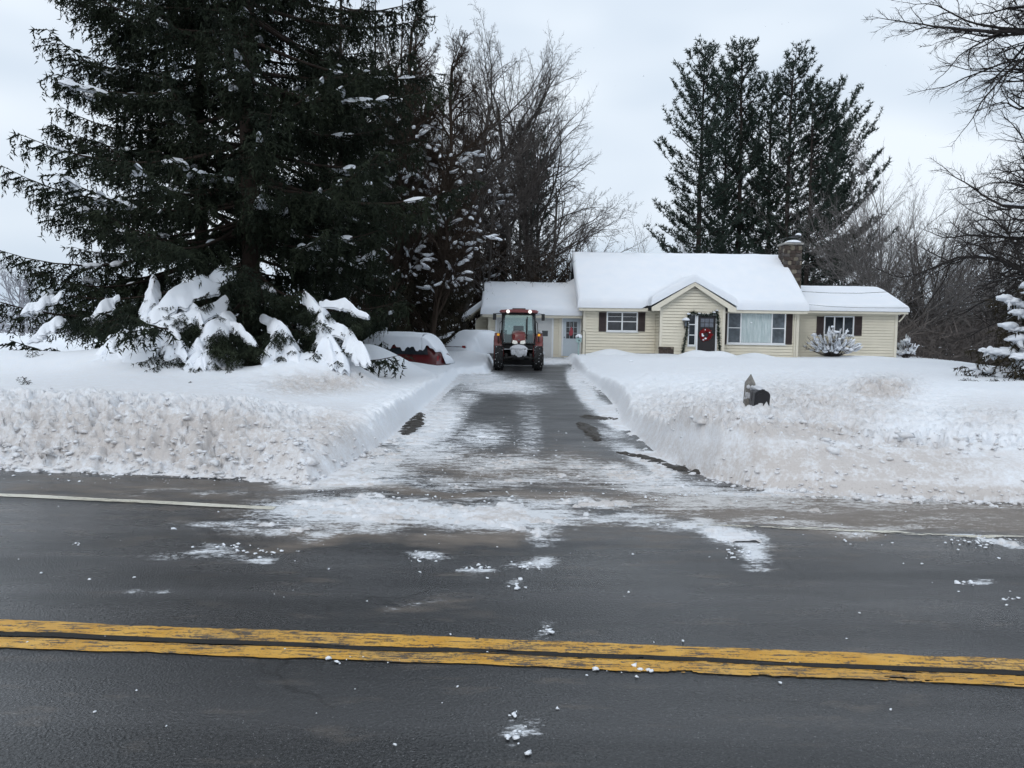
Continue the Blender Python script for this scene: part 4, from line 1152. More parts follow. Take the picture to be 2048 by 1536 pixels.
sn = MB(); sn.add(*lump((-.02, .30, .243), (.075, .24, .03), 3, .35, 4)); mp_(sn, 'snow_cap', M_SLUSHY, None, True)

# ================================================================== things on and by the house
M_GREEN = simple('evergreen_garland', (.010, .022, .012), .8, var=.5, scale=30)
M_BERRY = simple('red_wreath_berry', (.26, .008, .014), .45, var=.4, scale=40)
M_BOW = simple('red_ornament_cloth', (.36, .06, .08), .7, var=.3, scale=30)
def needles(pts, n, rad, ln, wd, seed):
    """short flat sprigs scattered around a path"""
    r2 = np.random.default_rng(seed); b = MB(); pts = np.array(pts); seg = np.linalg.norm(np.diff(pts, axis=0), axis=1); cum = np.concatenate([[0], np.cumsum(seg)])
    for k in range(n):
        s = r2.uniform(0, cum[-1]); p = np.array([np.interp(s, cum, pts[:, i]) for i in range(3)])
        d = r2.normal(size=3); d /= np.linalg.norm(d); e = np.cross(d, r2.normal(size=3)); e /= np.linalg.norm(e)+1e-9
        p = p + d*rad*r2.uniform(.1, .7); q = p + d*ln*r2.uniform(.6, 1.2)
        b.add([p-e*wd, p+e*wd, q+e*wd*.25, q-e*wd*.25], [(0, 1, 2, 3)])
    return b
def hpx(px, py, Y): return P(px, py, Y)
yg = YB - .16
gpts = [hpx(1365, 707, yg), hpx(1368, 690, yg), hpx(1373, 668, yg), hpx(1375, 645, yg), hpx(1377, 630, yg), hpx(1384, 625, yg), hpx(1398, 629, yg), hpx(1415, 630, yg), hpx(1428, 627, yg), hpx(1434, 623, yg),
        hpx(1436, 640, yg), hpx(1437, 665, yg), hpx(1438, 685, yg), hpx(1440, 703, yg)]
gar = needles(gpts, 1500, .09, .10, .014, 3); gar.tube(gpts, .022, 6)
g_ob = tag(gar.build('garland', M_GREEN), 'dark green garland draped around the front door and sidelight', 'garland')
sn = MB()
for q, r_ in ((gpts[4], .07), (gpts[8], .06), (gpts[6], .05), (gpts[9], .05)): sn.add(*lump((q[0], q[1]-.03, q[2]+.06), (r_*1.5, r_, r_*.7), 2, .3, 5))
o_ = sn.build('snow_tuft', M_SOFT, None, True); o_.parent = g_ob
wc = hpx(1412, 669.5, YB-.12)
wr = MB(); r2 = np.random.default_rng(5)
for k in range(520):
    t = r2.uniform(0, 2*math.pi); rr = .235 + .085*r2.normal()*.6; z = wc[2] + rr*math.sin(t); x = wc[0] + rr*math.cos(t); y = wc[1] + r2.uniform(-.05, .05)
    q = r2.uniform(.014, .028); wr.lathe([(0, -q), (q, 0), (0, q)], (x, y, z), 'y', 5)
wreath = tag(wr.build('wreath', M_BERRY), 'round red berry wreath dabbed with snow on the black door', 'wreath')
ring = MB(); ring.tube([(wc[0] + .235*math.cos(t), wc[1]+.02, wc[2] + .235*math.sin(t)) for t in np.linspace(0, 2*math.pi, 33)], .035, 8, False)
o_ = ring.build('ring', M_BERRY, None, True); o_.parent = wreath
sn = MB()
for dx, dz, r_ in ((-.17, -.05, .05), (-.20, .03, .035), (-.03, -.19, .045), (.17, .12, .03), (-.06, .25, .025), (-.14, -.26, .035)): sn.add(*lump((wc[0]+dx, wc[1]-.05, wc[2]+dz), (r_*1.3, r_*.6, r_), 2, .35, 8))
o_ = sn.build('snow_tuft', M_SOFT, None, True); o_.parent = wreath
# coach lamp left of the sidelight
lc = hpx(1371.5, 648, YB-.30)
lan = thing('wall_lantern', 'black coach lantern with a snow cap left of the front door sidelight', 'lantern', (lc[0], lc[1], lc[2]))
def lp(mb, nm, mt, sm=False):
    ob = mb.build(nm, mt, None, sm); ob.parent = lan; return ob
lb = MB()
for s in (-1, 1):
    for t in (-1, 1): lb.tube([(s*.05, t*.05, -.15), (s*.10, t*.10, .14)], .010, 6)
lb.lathe([(.05, -.17), (.075, -.15), (.02, -.13)], n=8); lb.tube([(0, .05, -.16), (0, .26, -.22), (0, .29, -.10)], .015, 6)
lp(lb, 'frame', M_BLACK); lp(MB().lathe([(.045, -.13), (.088, .13)], n=8), 'glass', M_GLASSC); lp(MB().lathe([(.19, .14), (.16, .17), (.03, .24), (0, .25)], n=10), 'hood', M_BLACK, True)
q = MB(); q.add(*lump((0, 0, .21), (.19, .17, .12), 3, .2, 2, .5)); lp(q, 'snow_cap', M_SOFT, True)
# red ornament on the side door
oc = hpx(1142.5, 662, YG-.10)
orn = MB(); orn.prism([(oc[0]-.02, oc[2]+.22), (oc[0]+.02, oc[2]+.22), (oc[0]+.11, oc[2]-.02), (oc[0]+.06, oc[2]-.22), (oc[0]-.02, oc[2]-.27), (oc[0]-.12, oc[2]-.20), (oc[0]-.09, oc[2]-.02)], YG-.11, YG-.075, 'y')
ob = tag(orn.build('door_ornament', M_BOW), 'red hanging cloth ornament on the pale blue side door', 'ornament')
q = MB(); q.tube([(oc[0], YG-.09, oc[2]+.22), (oc[0], YG-.075, oc[2]+.42)], .006, 5); o_ = q.build('cord', M_WHITE); o_.parent = ob
# birdhouse on a pole
bp = hpx(1157.5, 678, 38.9); gz = float(snow_h(np.array([bp[0]]), np.array([38.9]))[0])
bh = thing('birdhouse', 'white birdhouse capped with snow on a thin pale pole by the side door', 'birdhouse', (bp[0], 38.9, gz))
M_TEAL = simple('pale_teal_paint', (.33, .47, .46), .6); bz = bp[2]-gz
def bpart(mb, nm, mt, sm=False):
    ob = mb.build(nm, mt, None, sm); ob.parent = bh; return ob
bpart(MB().box(-.035, .035, -.03, .03, -.3, bz-.16, .006), 'pole', M_TEAL)
bpart(MB().prism([(-.13, bz-.17), (.13, bz-.17), (.14, bz+.06), (0, bz+.16), (-.14, bz+.06)], -.11, .11, 'y'), 'box', M_TEAL)
bpart(MB().lathe([(0, -.125), (.035, -.122), (.035, -.111)], (0.01, 0, bz-.08), 'y', 12), 'entrance_hole', M_BLACK)
bpart(MB().lathe([(0, -.205), (.03, -.203), (.035, -.19)], (-.05, 0, bz+.09), 'y', 12), 'vent_hole', M_BLACK)
q = MB(); q.add(*lump((0, 0, bz+.10), (.175, .19, .15), 3, .15, 2, .35)); bpart(q, 'snow_cap', M_SOFT, True)
hk = hpx(1166, 680, 38.7); gz = float(snow_h(np.array([hk[0]]), np.array([38.7]))[0])
h_ = MB(); zt = hpx(1166, 661, 38.7)[2]
h_.tube([(hk[0]+.12, 38.7, gz-.3), (hk[0]+.12, 38.7, zt-.10), (hk[0]+.08, 38.7, zt-.02), (hk[0], 38.7, zt), (hk[0]-.09, 38.7, zt-.03), (hk[0]-.13, 38.7, zt-.13), (hk[0]-.11, 38.7, zt-.18)], .011, 6)
tag(h_.build('shepherd_hook', M_BLACK, None, True), 'thin black shepherd hook standing beside the birdhouse', 'garden hook')

# ================================================================== utility wires reaching the house
M_WIRE = simple('black_cable', (.015, .015, .016), .6)
def wire(pts, r, label):
    pp = [hpx(a, b, y) for a, b, y in pts]; cl = np.array(pp); t = np.linspace(0, len(cl)-1, 40)
    from_ = [np.interp(t, range(len(cl)), cl[:, k]) for k in range(3)]
    b = MB().tube(np.stack(from_, 1), r, 5); tag(b.build('utility_wire', M_WIRE, None, True), label, 'wire', 'wires reaching the house')
wire([(1604, 583, 41.3), (1660, 586, 39.5), (1720, 586.5, 37.5), (1790, 583, 35), (1860, 577, 32.5), (1950, 566, 29.5), (2060, 550, 26), (2300, 505, 21)], .011, 'upper cable crossing the snow of the right wing roof')
wire([(1604, 608, 41.2), (1660, 613, 39.5), (1720, 615.5, 37.5), (1815, 616, 34.5), (1900, 613, 32), (2060, 600, 27), (2300, 570, 22)], .009, 'lower cable just above the right wing eave')

# ================================================================== buried vehicles
M_CARRED = mat_paint('dark_red_car_paint', (.105, .010, .012), .3, .4)
def car_body(L, Wd, prof, name_label, cat, loc, rz, paint, bare=None, depth=.22, seed=0, name='parked_car', group=None, tilt=0):
    """prof: roofline as (x, z) from tail to nose; body with glass, wheels, lamps and a snow blanket"""
    e = thing(name, name_label, cat, loc, group, rz)
    xs = np.linspace(-L/2, L/2, 46); zt = np.interp(xs, [p[0] for p in prof], [p[1] for p in prof]); ker = np.array([1, 2, 3, 2, 1])/9.
    zt = np.convolve(np.pad(zt, 2, mode='edge'), ker, mode='valid')
    def ring(x, z, grow=0.0, base=.28):
        belt = .92; hw = Wd/2*(1-.10*(abs(x)/(L/2))**4) + grow
        pts = []
        for k in range(17):
            t = -1 + 2*k/16; a_ = abs(t)
            if z > belt + .06:
                if a_ > .72: yy = hw; zz = base + (belt-base)*(1-(a_-.72)/.28)
                else: yy = hw*(.80 + .20*max(0, (a_-.60)/.12)) if a_ > .60 else hw*.80*a_/.60; zz = belt + (z-belt)*(1 - max(0, (a_-.45)/.27)**2.2)
            else:
                if a_ > .80: yy = hw; zz = base + (min(z, belt)-.05-base)*(1-(a_-.80)/.20)
                else: yy = hw*a_/.80; zz = z - .05*(a_/.8)**4
            pts.append((x, math.copysign(yy, t) if a_ > 0 else 0.0, zz + grow*.0))
        return pts
    secs = [ring(x, z) for x, z in zip(xs, zt)]
    b = loft(secs); ob = b.build('body', paint, None, True); ob.parent = e
    for sx in (-L*.30, L*.30):
        for sy in (-1, 1):
            wv = tyre_mesh(.32, .21, 24, .18).build('wheel', M_RUB); wv.parent = e; wv.location = (sx, sy*(Wd/2-.12), .32); wv.rotation_euler = (0, 0, R(90))
            rm = MB().lathe([(0, .05), (.17, .04), (.19, .09), (.19, -.09)], (0, 0, 0), 'x', 18).build('rim', M_GREY, wv, True)
    # side glass strips, lamps
    for sy in (-1, 1):
        gx = [x for x, z in zip(xs, zt) if z > 1.15]
        if gx:
            q = MB(); a0, a1 = gx[0]+.10, gx[-1]-.15; hw = Wd/2
            q.add([(a0, sy*(hw*.985+.006), .95), (a1, sy*(hw*.985+.006), .95), (a1-.35, sy*(hw*.83+.012), 1.27), (a0+.12, sy*(hw*.83+.012), 1.27)], [(0, 1, 2, 3)]); w_ = q.build('side_window', M_GLASS); w_.parent = e
        q = MB().box(-L/2-.012, -L/2+.05, sy*Wd*.36-.09, sy*Wd*.36+.09, .72, .90, .02).build('tail_lamp', M_BERRY); q.parent = e
        q = MB().box(L/2-.05, L/2+.012, sy*Wd*.36-.12, sy*Wd*.36+.12, .60, .74, .02).build('headlight', M_HEAD); q.parent = e
    q = MB().box(-L/2-.04, -L/2+.10, -Wd*.45, Wd*.45, .42, .58, .03).build('bumper', paint); q.parent = e
    # snow blanket over everything but the bared flank
    n = len(xs); T = depth; V = []; Fs = []
    K = 25; xs2 = np.linspace(-L/2-.14, L/2+.14, 60); z2 = np.interp(xs2, xs, zt)
    ys2 = np.linspace(-Wd/2-.14, Wd/2+.14, K)
    XX_, YY_, F_ = grid(xs2, ys2)
    if bare is not None:                 # the flank that slid clear: the blanket ends further in
        ins = sst(.9, .2, XX_)*sst(0, .3, YY_); YY_ = YY_*(1 - .17*ins); XX_ = np.where(XX_ < -L/2+.5, XX_*(1-.06*sst(0, .3, YY_)), XX_)
    zz = np.interp(XX_, xs2, z2); ey = np.clip((Wd/2+.14-np.abs(YY_))/.75, 0, 1); ex = np.clip((L/2+.14-np.abs(XX_))/1.1, 0, 1)
    cabin = zz > 1.1
    shoulder = np.where(cabin, np.clip((np.abs(YY_)-Wd*.33)/(Wd*.22), 0, 1)**2*.42, 0)
    dome = np.sqrt(np.clip(1-(1-ey)**2, 0, 1))*np.sqrt(np.clip(1-(1-ex)**2, 0, 1))
    if bare is not None: dome = np.maximum(dome, .8*ins); shoulder = shoulder*(1-.6*ins)
    top = zz - shoulder + T*(.35+.65*dome) + .05*(fbm(XX_*1.5 + seed, YY_*1.5, 3) - .5) - (1-dome)*.38
    hem = (.55 + .12*(fbm(XX_*2 + seed, YY_*2, 3) - .5)*2)
    if bare is not None: hem = hem + bare(XX_, YY_)
    V = np.concatenate([np.stack([XX_, YY_, top], 1), np.stack([XX_*.985, YY_*.97, np.minimum(hem, top-.06)], 1)]); nn = len(XX_)
    nx2 = len(xs2); bd = []
    for i in range(nx2-1): bd.append((i, i+1)); bd.append(((K-1)*nx2+i+1, (K-1)*nx2+i))
    for j in range(K-1): bd.append(((j+1)*nx2, j*nx2)); bd.append((j*nx2+nx2-1, (j+1)*nx2+nx2-1))
    side = np.array([(b_, a_, a_+nn, b_+nn) for a_, b_ in bd])
    sb = mesh_obj('snow_blanket', V, np.concatenate([F_, side]), M_SOFT, e, smooth=True)
    return e
rc_ = hpx(800, 720, 29.5)
suv = [(-2.2, .80), (-2.1, 1.20), (-1.7, 1.52), (.4, 1.56), (1.1, 1.05), (2.0, .95), (2.2, .75)]
car_body(4.4, 1.80, suv, 'dark red car under a domed snow cap beside the big spruce', 'car', (float(hpx(778, 720, 30)[0]), 30.4, -.02), R(180-14), M_CARRED,
         bare=lambda x, y: np.where(x < .5, .62 + .08*np.sin(x*9) + .06*np.sin(x*23), .0), depth=.27, seed=2)
sedan = [(-2.15, .85), (-1.6, .98), (-1.0, 1.38), (.3, 1.40), (1.0, 1.0), (1.9, .88), (2.15, .70)]
car_body(4.3, 1.74, sedan, 'car completely buried in white snow left of the tractor', 'car', (float(hpx(962, 700, 37)[0]), 37.2, .32), R(55), M_GREY, depth=.26, seed=8)

# snow on the chimney top
sn = MB(); sn.add(*lump(((cX0+cX1)/2+.05, cY0+.25, CT+.13), (.46, .42, .15), 3, .2, 3, .2)); o_ = sn.build('snow_cap', M_SOFT, None, True); attach(o_, ch)
sn = MB(); sn.add(*lump((cX1-.12, cY0+.35, CT+.56), (.17, .2, .12), 3, .2, 7, .4)); o_ = sn.build('snow_cap', M_SOFT, None, True); attach(o_, ch)
# ================================================================== trees
def bark(name, c, sc=6):
    a = NT(name); v = a.co((1, 1, .25)); n1 = a.noise(v, sc, 4, .65)
    a.set(col=a.mix(a.rng(n1, .3, .7), tuple(q*.55 for q in c), c), rough=.9, spec=.15, normal=a.bump(n1, .6, .03)); return a.m
M_BARK_S = bark('spruce_bark', (.045, .033, .027))
M_BARK_G = bark('grey_bark', (.075, .068, .063))
M_BARK_P = bark('pine_bark', (.05, .042, .038))
M_TWIG = bark('brown_twigs', (.095, .084, .078), 3)
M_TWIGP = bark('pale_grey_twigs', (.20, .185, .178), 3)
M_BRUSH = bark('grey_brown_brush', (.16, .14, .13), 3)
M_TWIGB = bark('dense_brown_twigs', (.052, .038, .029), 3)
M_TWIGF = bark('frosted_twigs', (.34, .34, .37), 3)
def leafmat(name, c1, c2, sc=1.2):
    a = NT(name); v = a.co(); n1 = a.noise(v, sc, 3, .6)
    a.set(col=a.mix(a.rng(n1, .35, .65), c1, c2), rough=.75, spec=.12); return a.m
M_SPRUCE = leafmat('spruce_needles', (.010, .015, .010), (.024, .031, .018))
M_SPRUCEB = leafmat('brownish_spruce_needles', (.022, .021, .014), (.040, .032, .020))
M_PINE = leafmat('pine_needles', (.028, .042, .034), (.046, .064, .050), .6)

def tubes_mesh(tubes):
    """tubes: list of (points Nx3, radii N, sides) -> verts, quad faces; alike tubes are swept together"""
    grp = {}
    for pts, rad, n in tubes: grp.setdefault((len(pts), n), []).append((pts, rad))
    V = []; Fq = []; n0 = 0
    for (k, n), lst in grp.items():
        Pt = np.stack([q[0] for q in lst]); Rd = np.stack([q[1] for q in lst]); m_ = len(lst)
        d = np.gradient(Pt, axis=1); d /= (np.linalg.norm(d, axis=2, keepdims=True) + 1e-9)
        ref = np.where(np.abs(d[:, :1] @ np.array([.31, .52, .79]))[..., None] < .9, np.array([.31, .52, .79]), np.array([1., 0, 0]))
        a = np.cross(d, np.broadcast_to(ref, d.shape)); a /= (np.linalg.norm(a, axis=2, keepdims=True) + 1e-9); b = np.cross(d, a)
        t = 2*np.pi*np.arange(n)/n
        ring = Pt[:, :, None, :] + Rd[:, :, None, None]*(a[:, :, None, :]*np.cos(t)[:, None] + b[:, :, None, :]*np.sin(t)[:, None])
        V.append(ring.reshape(-1, 3))
        i = np.arange(k-1)[:, None]*n; j = np.arange(n)[None, :]; j2 = (j+1) % n
        one = np.stack([i+j, i+j2, i+n+j2, i+n+j], -1).reshape(-1, 4)
        Fq.append((one[None] + (np.arange(m_)*k*n)[:, None, None]).reshape(-1, 4) + n0); n0 += m_*k*n
    return np.concatenate(V), np.concatenate(Fq)

# ---------------------------------------------------------------- bare broadleaf trees
def unit(v): return v/(np.linalg.norm(v)+1e-9)
def bare_tree(seed, H, r0, levels, spread, up, wob=.12, first=.25, lean=(0, 0), twig=.012, counts=(9, 7, 7, 5), lens=(.55, .5, .45, .5), seg=(9, 7, 5, 3, 3), drop=0.0):
    r2 = np.random.default_rng(seed); wood = []; fine = []; tw = []
    def grow(p, d, L, r, lv):
        n = seg[min(lv, len(seg)-1)]; pts = [p]; q = d
        for i in range(n):
            u = up[min(lv, len(up)-1)]
            q = unit(q + r2.normal(size=3)*wob*(1.0 if lv else .35) + np.array([0, 0, u])*.16 - np.array([0, 0, drop])*.1*(i/n))
            pts.append(pts[-1] + q*L/n)
        pts = np.array(pts); tip = .45 if lv == 0 else .3
        rad = np.maximum(r*np.linspace(1, tip, n+1), twig*.5)
        if lv == 0: rad[0] *= 1.5
        (wood if lv <= 1 else fine).append((pts, rad, 8 if lv == 0 else (6 if lv == 1 else (4 if lv == 2 else 3))))
        if lv >= levels: return
        c = counts[lv]; c = max(2, int(round(c*(.75 + .5*r2.random()))))
        lo = first if lv == 0 else .18
        if lv == levels-1:                       # the last twigs are thin bent slivers
            c = c+2; t = np.minimum(lo + (1-lo)*(np.arange(c) + r2.random(c)*.9)/c, .995); f = t*n; i = f.astype(int); i1 = np.minimum(i+1, n)
            pp = pts[i] + (pts[i1]-pts[i])*(f-i)[:, None]; dd = pts[i1]-pts[i]; dd /= np.linalg.norm(dd, axis=1, keepdims=True)+1e-9
            ax = np.cross(dd, r2.normal(size=(c, 3))); ax /= np.linalg.norm(ax, axis=1, keepdims=True)+1e-9
            ang = (spread[lv]*(.6 + .7*r2.random(c)))[:, None]; nd = dd*np.cos(ang) + ax*np.sin(ang); Lc = (L*lens[lv]*(1.2 - .6*t)*(.75 + .5*r2.random(c)))[:, None]
            w_ = np.cross(nd, r2.normal(size=(c, 3))); w_ /= np.linalg.norm(w_, axis=1, keepdims=True)+1e-9; w_ *= twig*.55
            mid = pp + nd*Lc*.5 + r2.normal(size=(c, 3))*Lc*.06; nd2 = nd + np.array([0, 0, .22*up[-1]/.2]) + r2.normal(size=(c, 3))*.15; tip = mid + nd2*Lc*.5
            tw.append(np.stack([pp-w_, pp+w_, mid+w_*.7, pp-w_, mid+w_*.7, mid-w_*.7, mid-w_*.7, mid+w_*.7, tip], 1).reshape(-1, 3)); return
        for k in range(c):
            t = lo + (1-lo)*(k + r2.random()*.9)/c; t = min(t, .995); f = t*n; i = int(f); pp = pts[i] + (pts[min(i+1, n)]-pts[i])*(f-i)
            dd = unit(pts[min(i+1, n)]-pts[i]); ax = unit(np.cross(dd, r2.normal(size=3))); ang = spread[lv]*(.7 + .6*r2.random())
            nd = unit(dd*math.cos(ang) + ax*math.sin(ang))
            rr = rad[i]*(.62 if lv < 2 else .6)
            Lc = L*lens[lv]*(1.15 - .65*t)*(.75 + .5*r2.random())
            grow(pp, nd, Lc, rr, lv+1)
        if lv > 0: grow(pts[-1], unit(pts[-1]-pts[-2]), L*.35, rad[-1], lv+1)
    grow(np.zeros(3), unit(np.array([lean[0], lean[1], 1.0])), H, r0, 0)
    return wood, (fine, np.concatenate(tw))
def tree_parts(root, wood, fine, mb=None, mt=None):
    v, f = tubes_mesh(wood); o1 = mesh_obj('trunk', v, f, mb or M_BARK_G, root, smooth=True)
    fine, tw = fine
    v, f = tubes_mesh(fine); f = np.concatenate([f[:, [0, 1, 2]], f[:, [0, 2, 3]]]); n0 = len(v)
    o2 = mesh_obj('crown', np.concatenate([v, tw]), np.concatenate([f, np.arange(len(tw)).reshape(-1, 3) + n0]), mt or M_TWIG, root)
    return o1, o2
def copy_tree(root, loc, rz, sc, label, group=None, name=None):
    r2_ = root.copy(); COL.objects.link(r2_); r2_.location = loc; r2_.rotation_euler = (0, 0, rz); r2_.scale = (sc, sc, sc) if np.isscalar(sc) else sc
    r2_['label'] = label
    if name: r2_.name = name
    if group: r2_['group'] = group
    for chd in list(root.children):
        c2 = chd.copy(); COL.objects.link(c2); c2.parent = r2_
    return r2_
def at(px, d): return float(P(px, 680, d)[0])

# tall bare trees behind the garage
GB = 'bare trees behind the garage'
tA = thing('bare_tree', 'tallest fine twigged bare tree fanning above the garage', 'tree', (at(1000, 50), 50, .3), GB)
tree_parts(tA, *bare_tree(11, 16.5, .22, 4, (.72, .62, .7, .8), (.2, .20, .15, .1), .12, .26, (.03, 0), .011, (13, 9, 8, 8), (.52, .48, .42, .45)))
copy_tree(tA, (at(1062, 52), 52, .3), 2.2, (.92, .92, .94), 'bare tree leaning right over the junction of garage and main roof', GB)
tB = thing('bare_tree', 'slender bare tree whose low twigs reach out over the main roof end', 'tree', (at(1090, 46), 46.5, .3), GB)
tree_parts(tB, *bare_tree(23, 10.5, .12, 4, (.85, .65, .7, .8), (.1, .1, .1, .1), .14, .2, (.10, 0), .011, (11, 8, 7, 7), (.58, .5, .45, .45)))
copy_tree(tB, (at(1030, 45), 45.5, .3), 1.3, .95, 'short bare tree standing straight behind the garage roof', GB)
copy_tree(tB, (at(975, 43), 45.0, .3), 4.0, .9, 'bare tree at the left end of the garage roof', GB)
copy_tree(tA, (at(930, 44), 44, .3), 4.1, (.82, .82, .86), 'bare tree rising above the brown twigs left of the garage', GB)
copy_tree(tA, (at(650, 40), 40, .4), 5.1, (.85, .85, .9), 'bare tree seen through the big spruce', GB)
# round bare tree right of the pines
tC = thing('bare_tree', 'wide round crowned bare tree behind the right wing of the house', 'tree', (at(1772, 52), 52, .0), 'bare trees behind the right wing')
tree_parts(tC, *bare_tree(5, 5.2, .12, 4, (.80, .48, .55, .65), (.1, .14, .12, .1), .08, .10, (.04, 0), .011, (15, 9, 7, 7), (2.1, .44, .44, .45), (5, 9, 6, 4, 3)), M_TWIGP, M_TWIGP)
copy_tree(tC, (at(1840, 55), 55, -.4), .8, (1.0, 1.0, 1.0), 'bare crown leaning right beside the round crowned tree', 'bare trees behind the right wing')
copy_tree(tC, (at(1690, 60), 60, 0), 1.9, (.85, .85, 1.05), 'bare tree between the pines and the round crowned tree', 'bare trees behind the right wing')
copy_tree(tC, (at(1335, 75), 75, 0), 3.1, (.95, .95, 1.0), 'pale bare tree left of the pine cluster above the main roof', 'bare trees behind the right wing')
# woods on the right
GW = 'thin trees of the wood on the right'
tS = thing('sapling', 'thin grey sapling in the wood beyond the right wing', 'tree', (at(1850, 58), 58, -1.2), GW)
tree_parts(tS, *bare_tree(31, 10.5, .10, 3, (.6, .6, .6), (.1, .35, .2), .10, .25, (0.02, 0), .018, (14, 7, 5), (.32, .45, .4), (8, 5, 4, 3)))
tS2 = thing('sapling', 'thin grey sapling in the wood beyond the right wing', 'tree', (at(1905, 62), 62, -1.4), GW)
tree_parts(tS2, *bare_tree(37, 8.5, .09, 3, (.7, .6, .6), (.1, .3, .2), .14, .15, (-0.05, 0), .018, (14, 7, 5), (.42, .45, .4), (8, 5, 4, 3)))
r3 = np.random.default_rng(4)
for k in range(44):
    pxx = 1800 + 330*((k*0.618) % 1.0); d = 50 + 42*r3.random(); s = .6 + .55*r3.random()
    copy_tree(tS if k % 2 else tS2, (at(pxx, d), d, -1.6), r3.uniform(0, 6.28), s, 'thin grey sapling in the wood beyond the right wing', GW)
# near bare tree overhanging from the right edge
tD = thing('bare_tree', 'near gnarled bare tree hanging into the right edge of the picture', 'tree', (at(2385, 20.5), 20.5, -.2))
w_, f_ = bare_tree(72, 13.5, .26, 4, (1.25, .7, .75, .8), (.1, .10, .10, .05), .19, .20, (-.02, 0), .009, (30, 11, 9, 9), (.46, .50, .46, .5), (10, 9, 6, 4, 3), .6)
_, crD = tree_parts(tD, w_, f_, bark('dark_wet_bark', (.04, .036, .035)), bark('dark_wet_twigs', (.045, .040, .038)))
# snow lying along its limbs
def limb_snow(tubes, r2, prob, wmul=1.2, lim=1e9):
    b = MB(); c = 0
    for pts, rad, n in tubes:
        for i in range(len(pts)-1):
            d = pts[i+1]-pts[i]; L = np.linalg.norm(d)
            if abs(d[2])/L < .62 and r2.random() < prob and c < lim:
                m_ = (pts[i]+pts[i+1])/2; rr = max(.035, rad[i]*wmul); a_ = math.atan2(d[1], d[0])
                vs, fs = lump((0, 0, 0), (L*.5, rr, rr*.9), 2, .35, c, .3); ca, sa = math.cos(a_), math.sin(a_); sl_ = d[2]/(np.hypot(d[0], d[1])+1e-6)
                vs = np.stack([vs[:, 0]*ca - vs[:, 1]*sa, vs[:, 0]*sa + vs[:, 1]*ca, vs[:, 2] + vs[:, 0]*sl_], 1) + m_ + np.array([0, 0, rad[i]*.9])
                b.add(vs, fs); c += 1
    return b
sb_ = limb_snow([t for t in w_[1:]], np.random.default_rng(3), .35, 1.3); o_ = sb_.build('limb_snow', M_SOFT, None, True, False); o_.parent = tD; o_['kind'] = 'stuff'

copy_tree(tD, (at(2250, 31), 31, -1.2), 4.0, (1.0, 1.0, 1.1), 'furthest of the bare trees crowding the right edge')
copy_tree(tD, (at(2340, 26), 26, -.8), 2.5, (1.0, 1.0, 1.0), 'bare tree standing behind the near gnarled tree at the right edge')
# ---------------------------------------------------------------- white pines
def pine(seed, H, crown0, rmax, dirbias=(0, 0), nb=70):
    r2 = np.random.default_rng(seed); wood = []; T = []
    z = np.linspace(0, H, 14); wob = np.cumsum(r2.normal(size=(14, 2))*.05, axis=0)
    tr = np.stack([wob[:, 0], wob[:, 1], z], 1); wood.append((tr, np.linspace(.28, .04, 14)*(H/22), 8))
    br = []
    for k in range(nb):
        t = crown0 + (1-crown0)*((k + r2.random())/nb); zz = t*H; az = k*2.4 + r2.normal()*.4
        bx = np.interp(zz, z, tr[:, 0]); by = np.interp(zz, z, tr[:, 1])
        u = (t-crown0)/(1-crown0)
        L = rmax*(np.interp(u, [0, .15, .45, .75, .92, 1], [.85, 1, .92, .72, .42, .22]))*(.65 + .6*r2.random())
        d = np.array([math.cos(az) + dirbias[0], math.sin(az) + dirbias[1]]); d /= np.linalg.norm(d)
        n = 7; s = np.linspace(0, 1, n); rise = (.12 + .75*u + .35*r2.random())
        pts = np.stack([bx + d[0]*L*s, by + d[1]*L*s, zz + L*(rise*.2*s + rise*.9*s**2)], 1)
        wood.append((pts, np.linspace(.05, .012, n)*(H/22), 4)); br.append((pts, L, u))
        for j in range(int(4 + L*2.2)):
            f = .22 + .75*r2.random(); i = min(int(f*(n-1)), n-2); p = pts[i] + (pts[i+1]-pts[i])*(f*(n-1)-i)
            dd = unit(pts[i+1]-pts[i]); sd = unit(np.cross(dd, [0, 0, 1]))*(1 if j % 2 else -1)
            nd = unit(dd*.6 + sd*.7 + np.array([0, 0, .30]) + r2.normal(size=3)*.15); l2 = L*.34*(1.1-f)+.45
            T.append((p, nd, l2, r2.random()))
        T.append((pts[-2], unit(pts[-1]-pts[-2]), L*.25+.3, .5))
    Q = []; N = []
    for p, nd, l2, _ in T:
        nt_ = max(3, int(l2/.16)); j = np.arange(nt_)[:, None]
        q = p + nd*l2*(j+.6)/nt_ + r2.normal(size=(nt_, 3))*.05; q[:, 2] += .04*j[:, 0]*l2/nt_
        Q.append(q); N.append(np.repeat(nd[None], nt_, 0))
    Q = np.repeat(np.concatenate(Q), 7, 0); N = np.repeat(np.concatenate(N), 7, 0); n_ = len(Q)
    v = N*.55 + r2.normal(size=(n_, 3))*.62 + np.array([0, 0, .22]); v /= np.linalg.norm(v, axis=1, keepdims=True)
    w = np.cross(v, r2.normal(size=(n_, 3))); w /= np.linalg.norm(w, axis=1, keepdims=True); w *= .034; ln = (.20 + .16*r2.random(n_))[:, None]
    tri = np.stack([Q-w, Q+w, Q+v*ln], 1).reshape(-1, 3)
    return wood, tri
def tri_obj(name, tri, mat, parent): return mesh_obj(name, tri, np.arange(len(tri)).reshape(-1, 3), mat, parent)
GP = 'tall pines behind the house'
def make_pine(seed, H, c0, rm, bias, loc, label, nb=70):
    e = thing('pine_tree', label, 'pine tree', loc, GP); wd, tri = pine(seed, H, c0, rm, bias, nb)
    v, f = tubes_mesh(wd); mesh_obj('trunk', v, f, M_BARK_P, e, smooth=True); tri_obj('crown', tri, M_PINE, e); return e
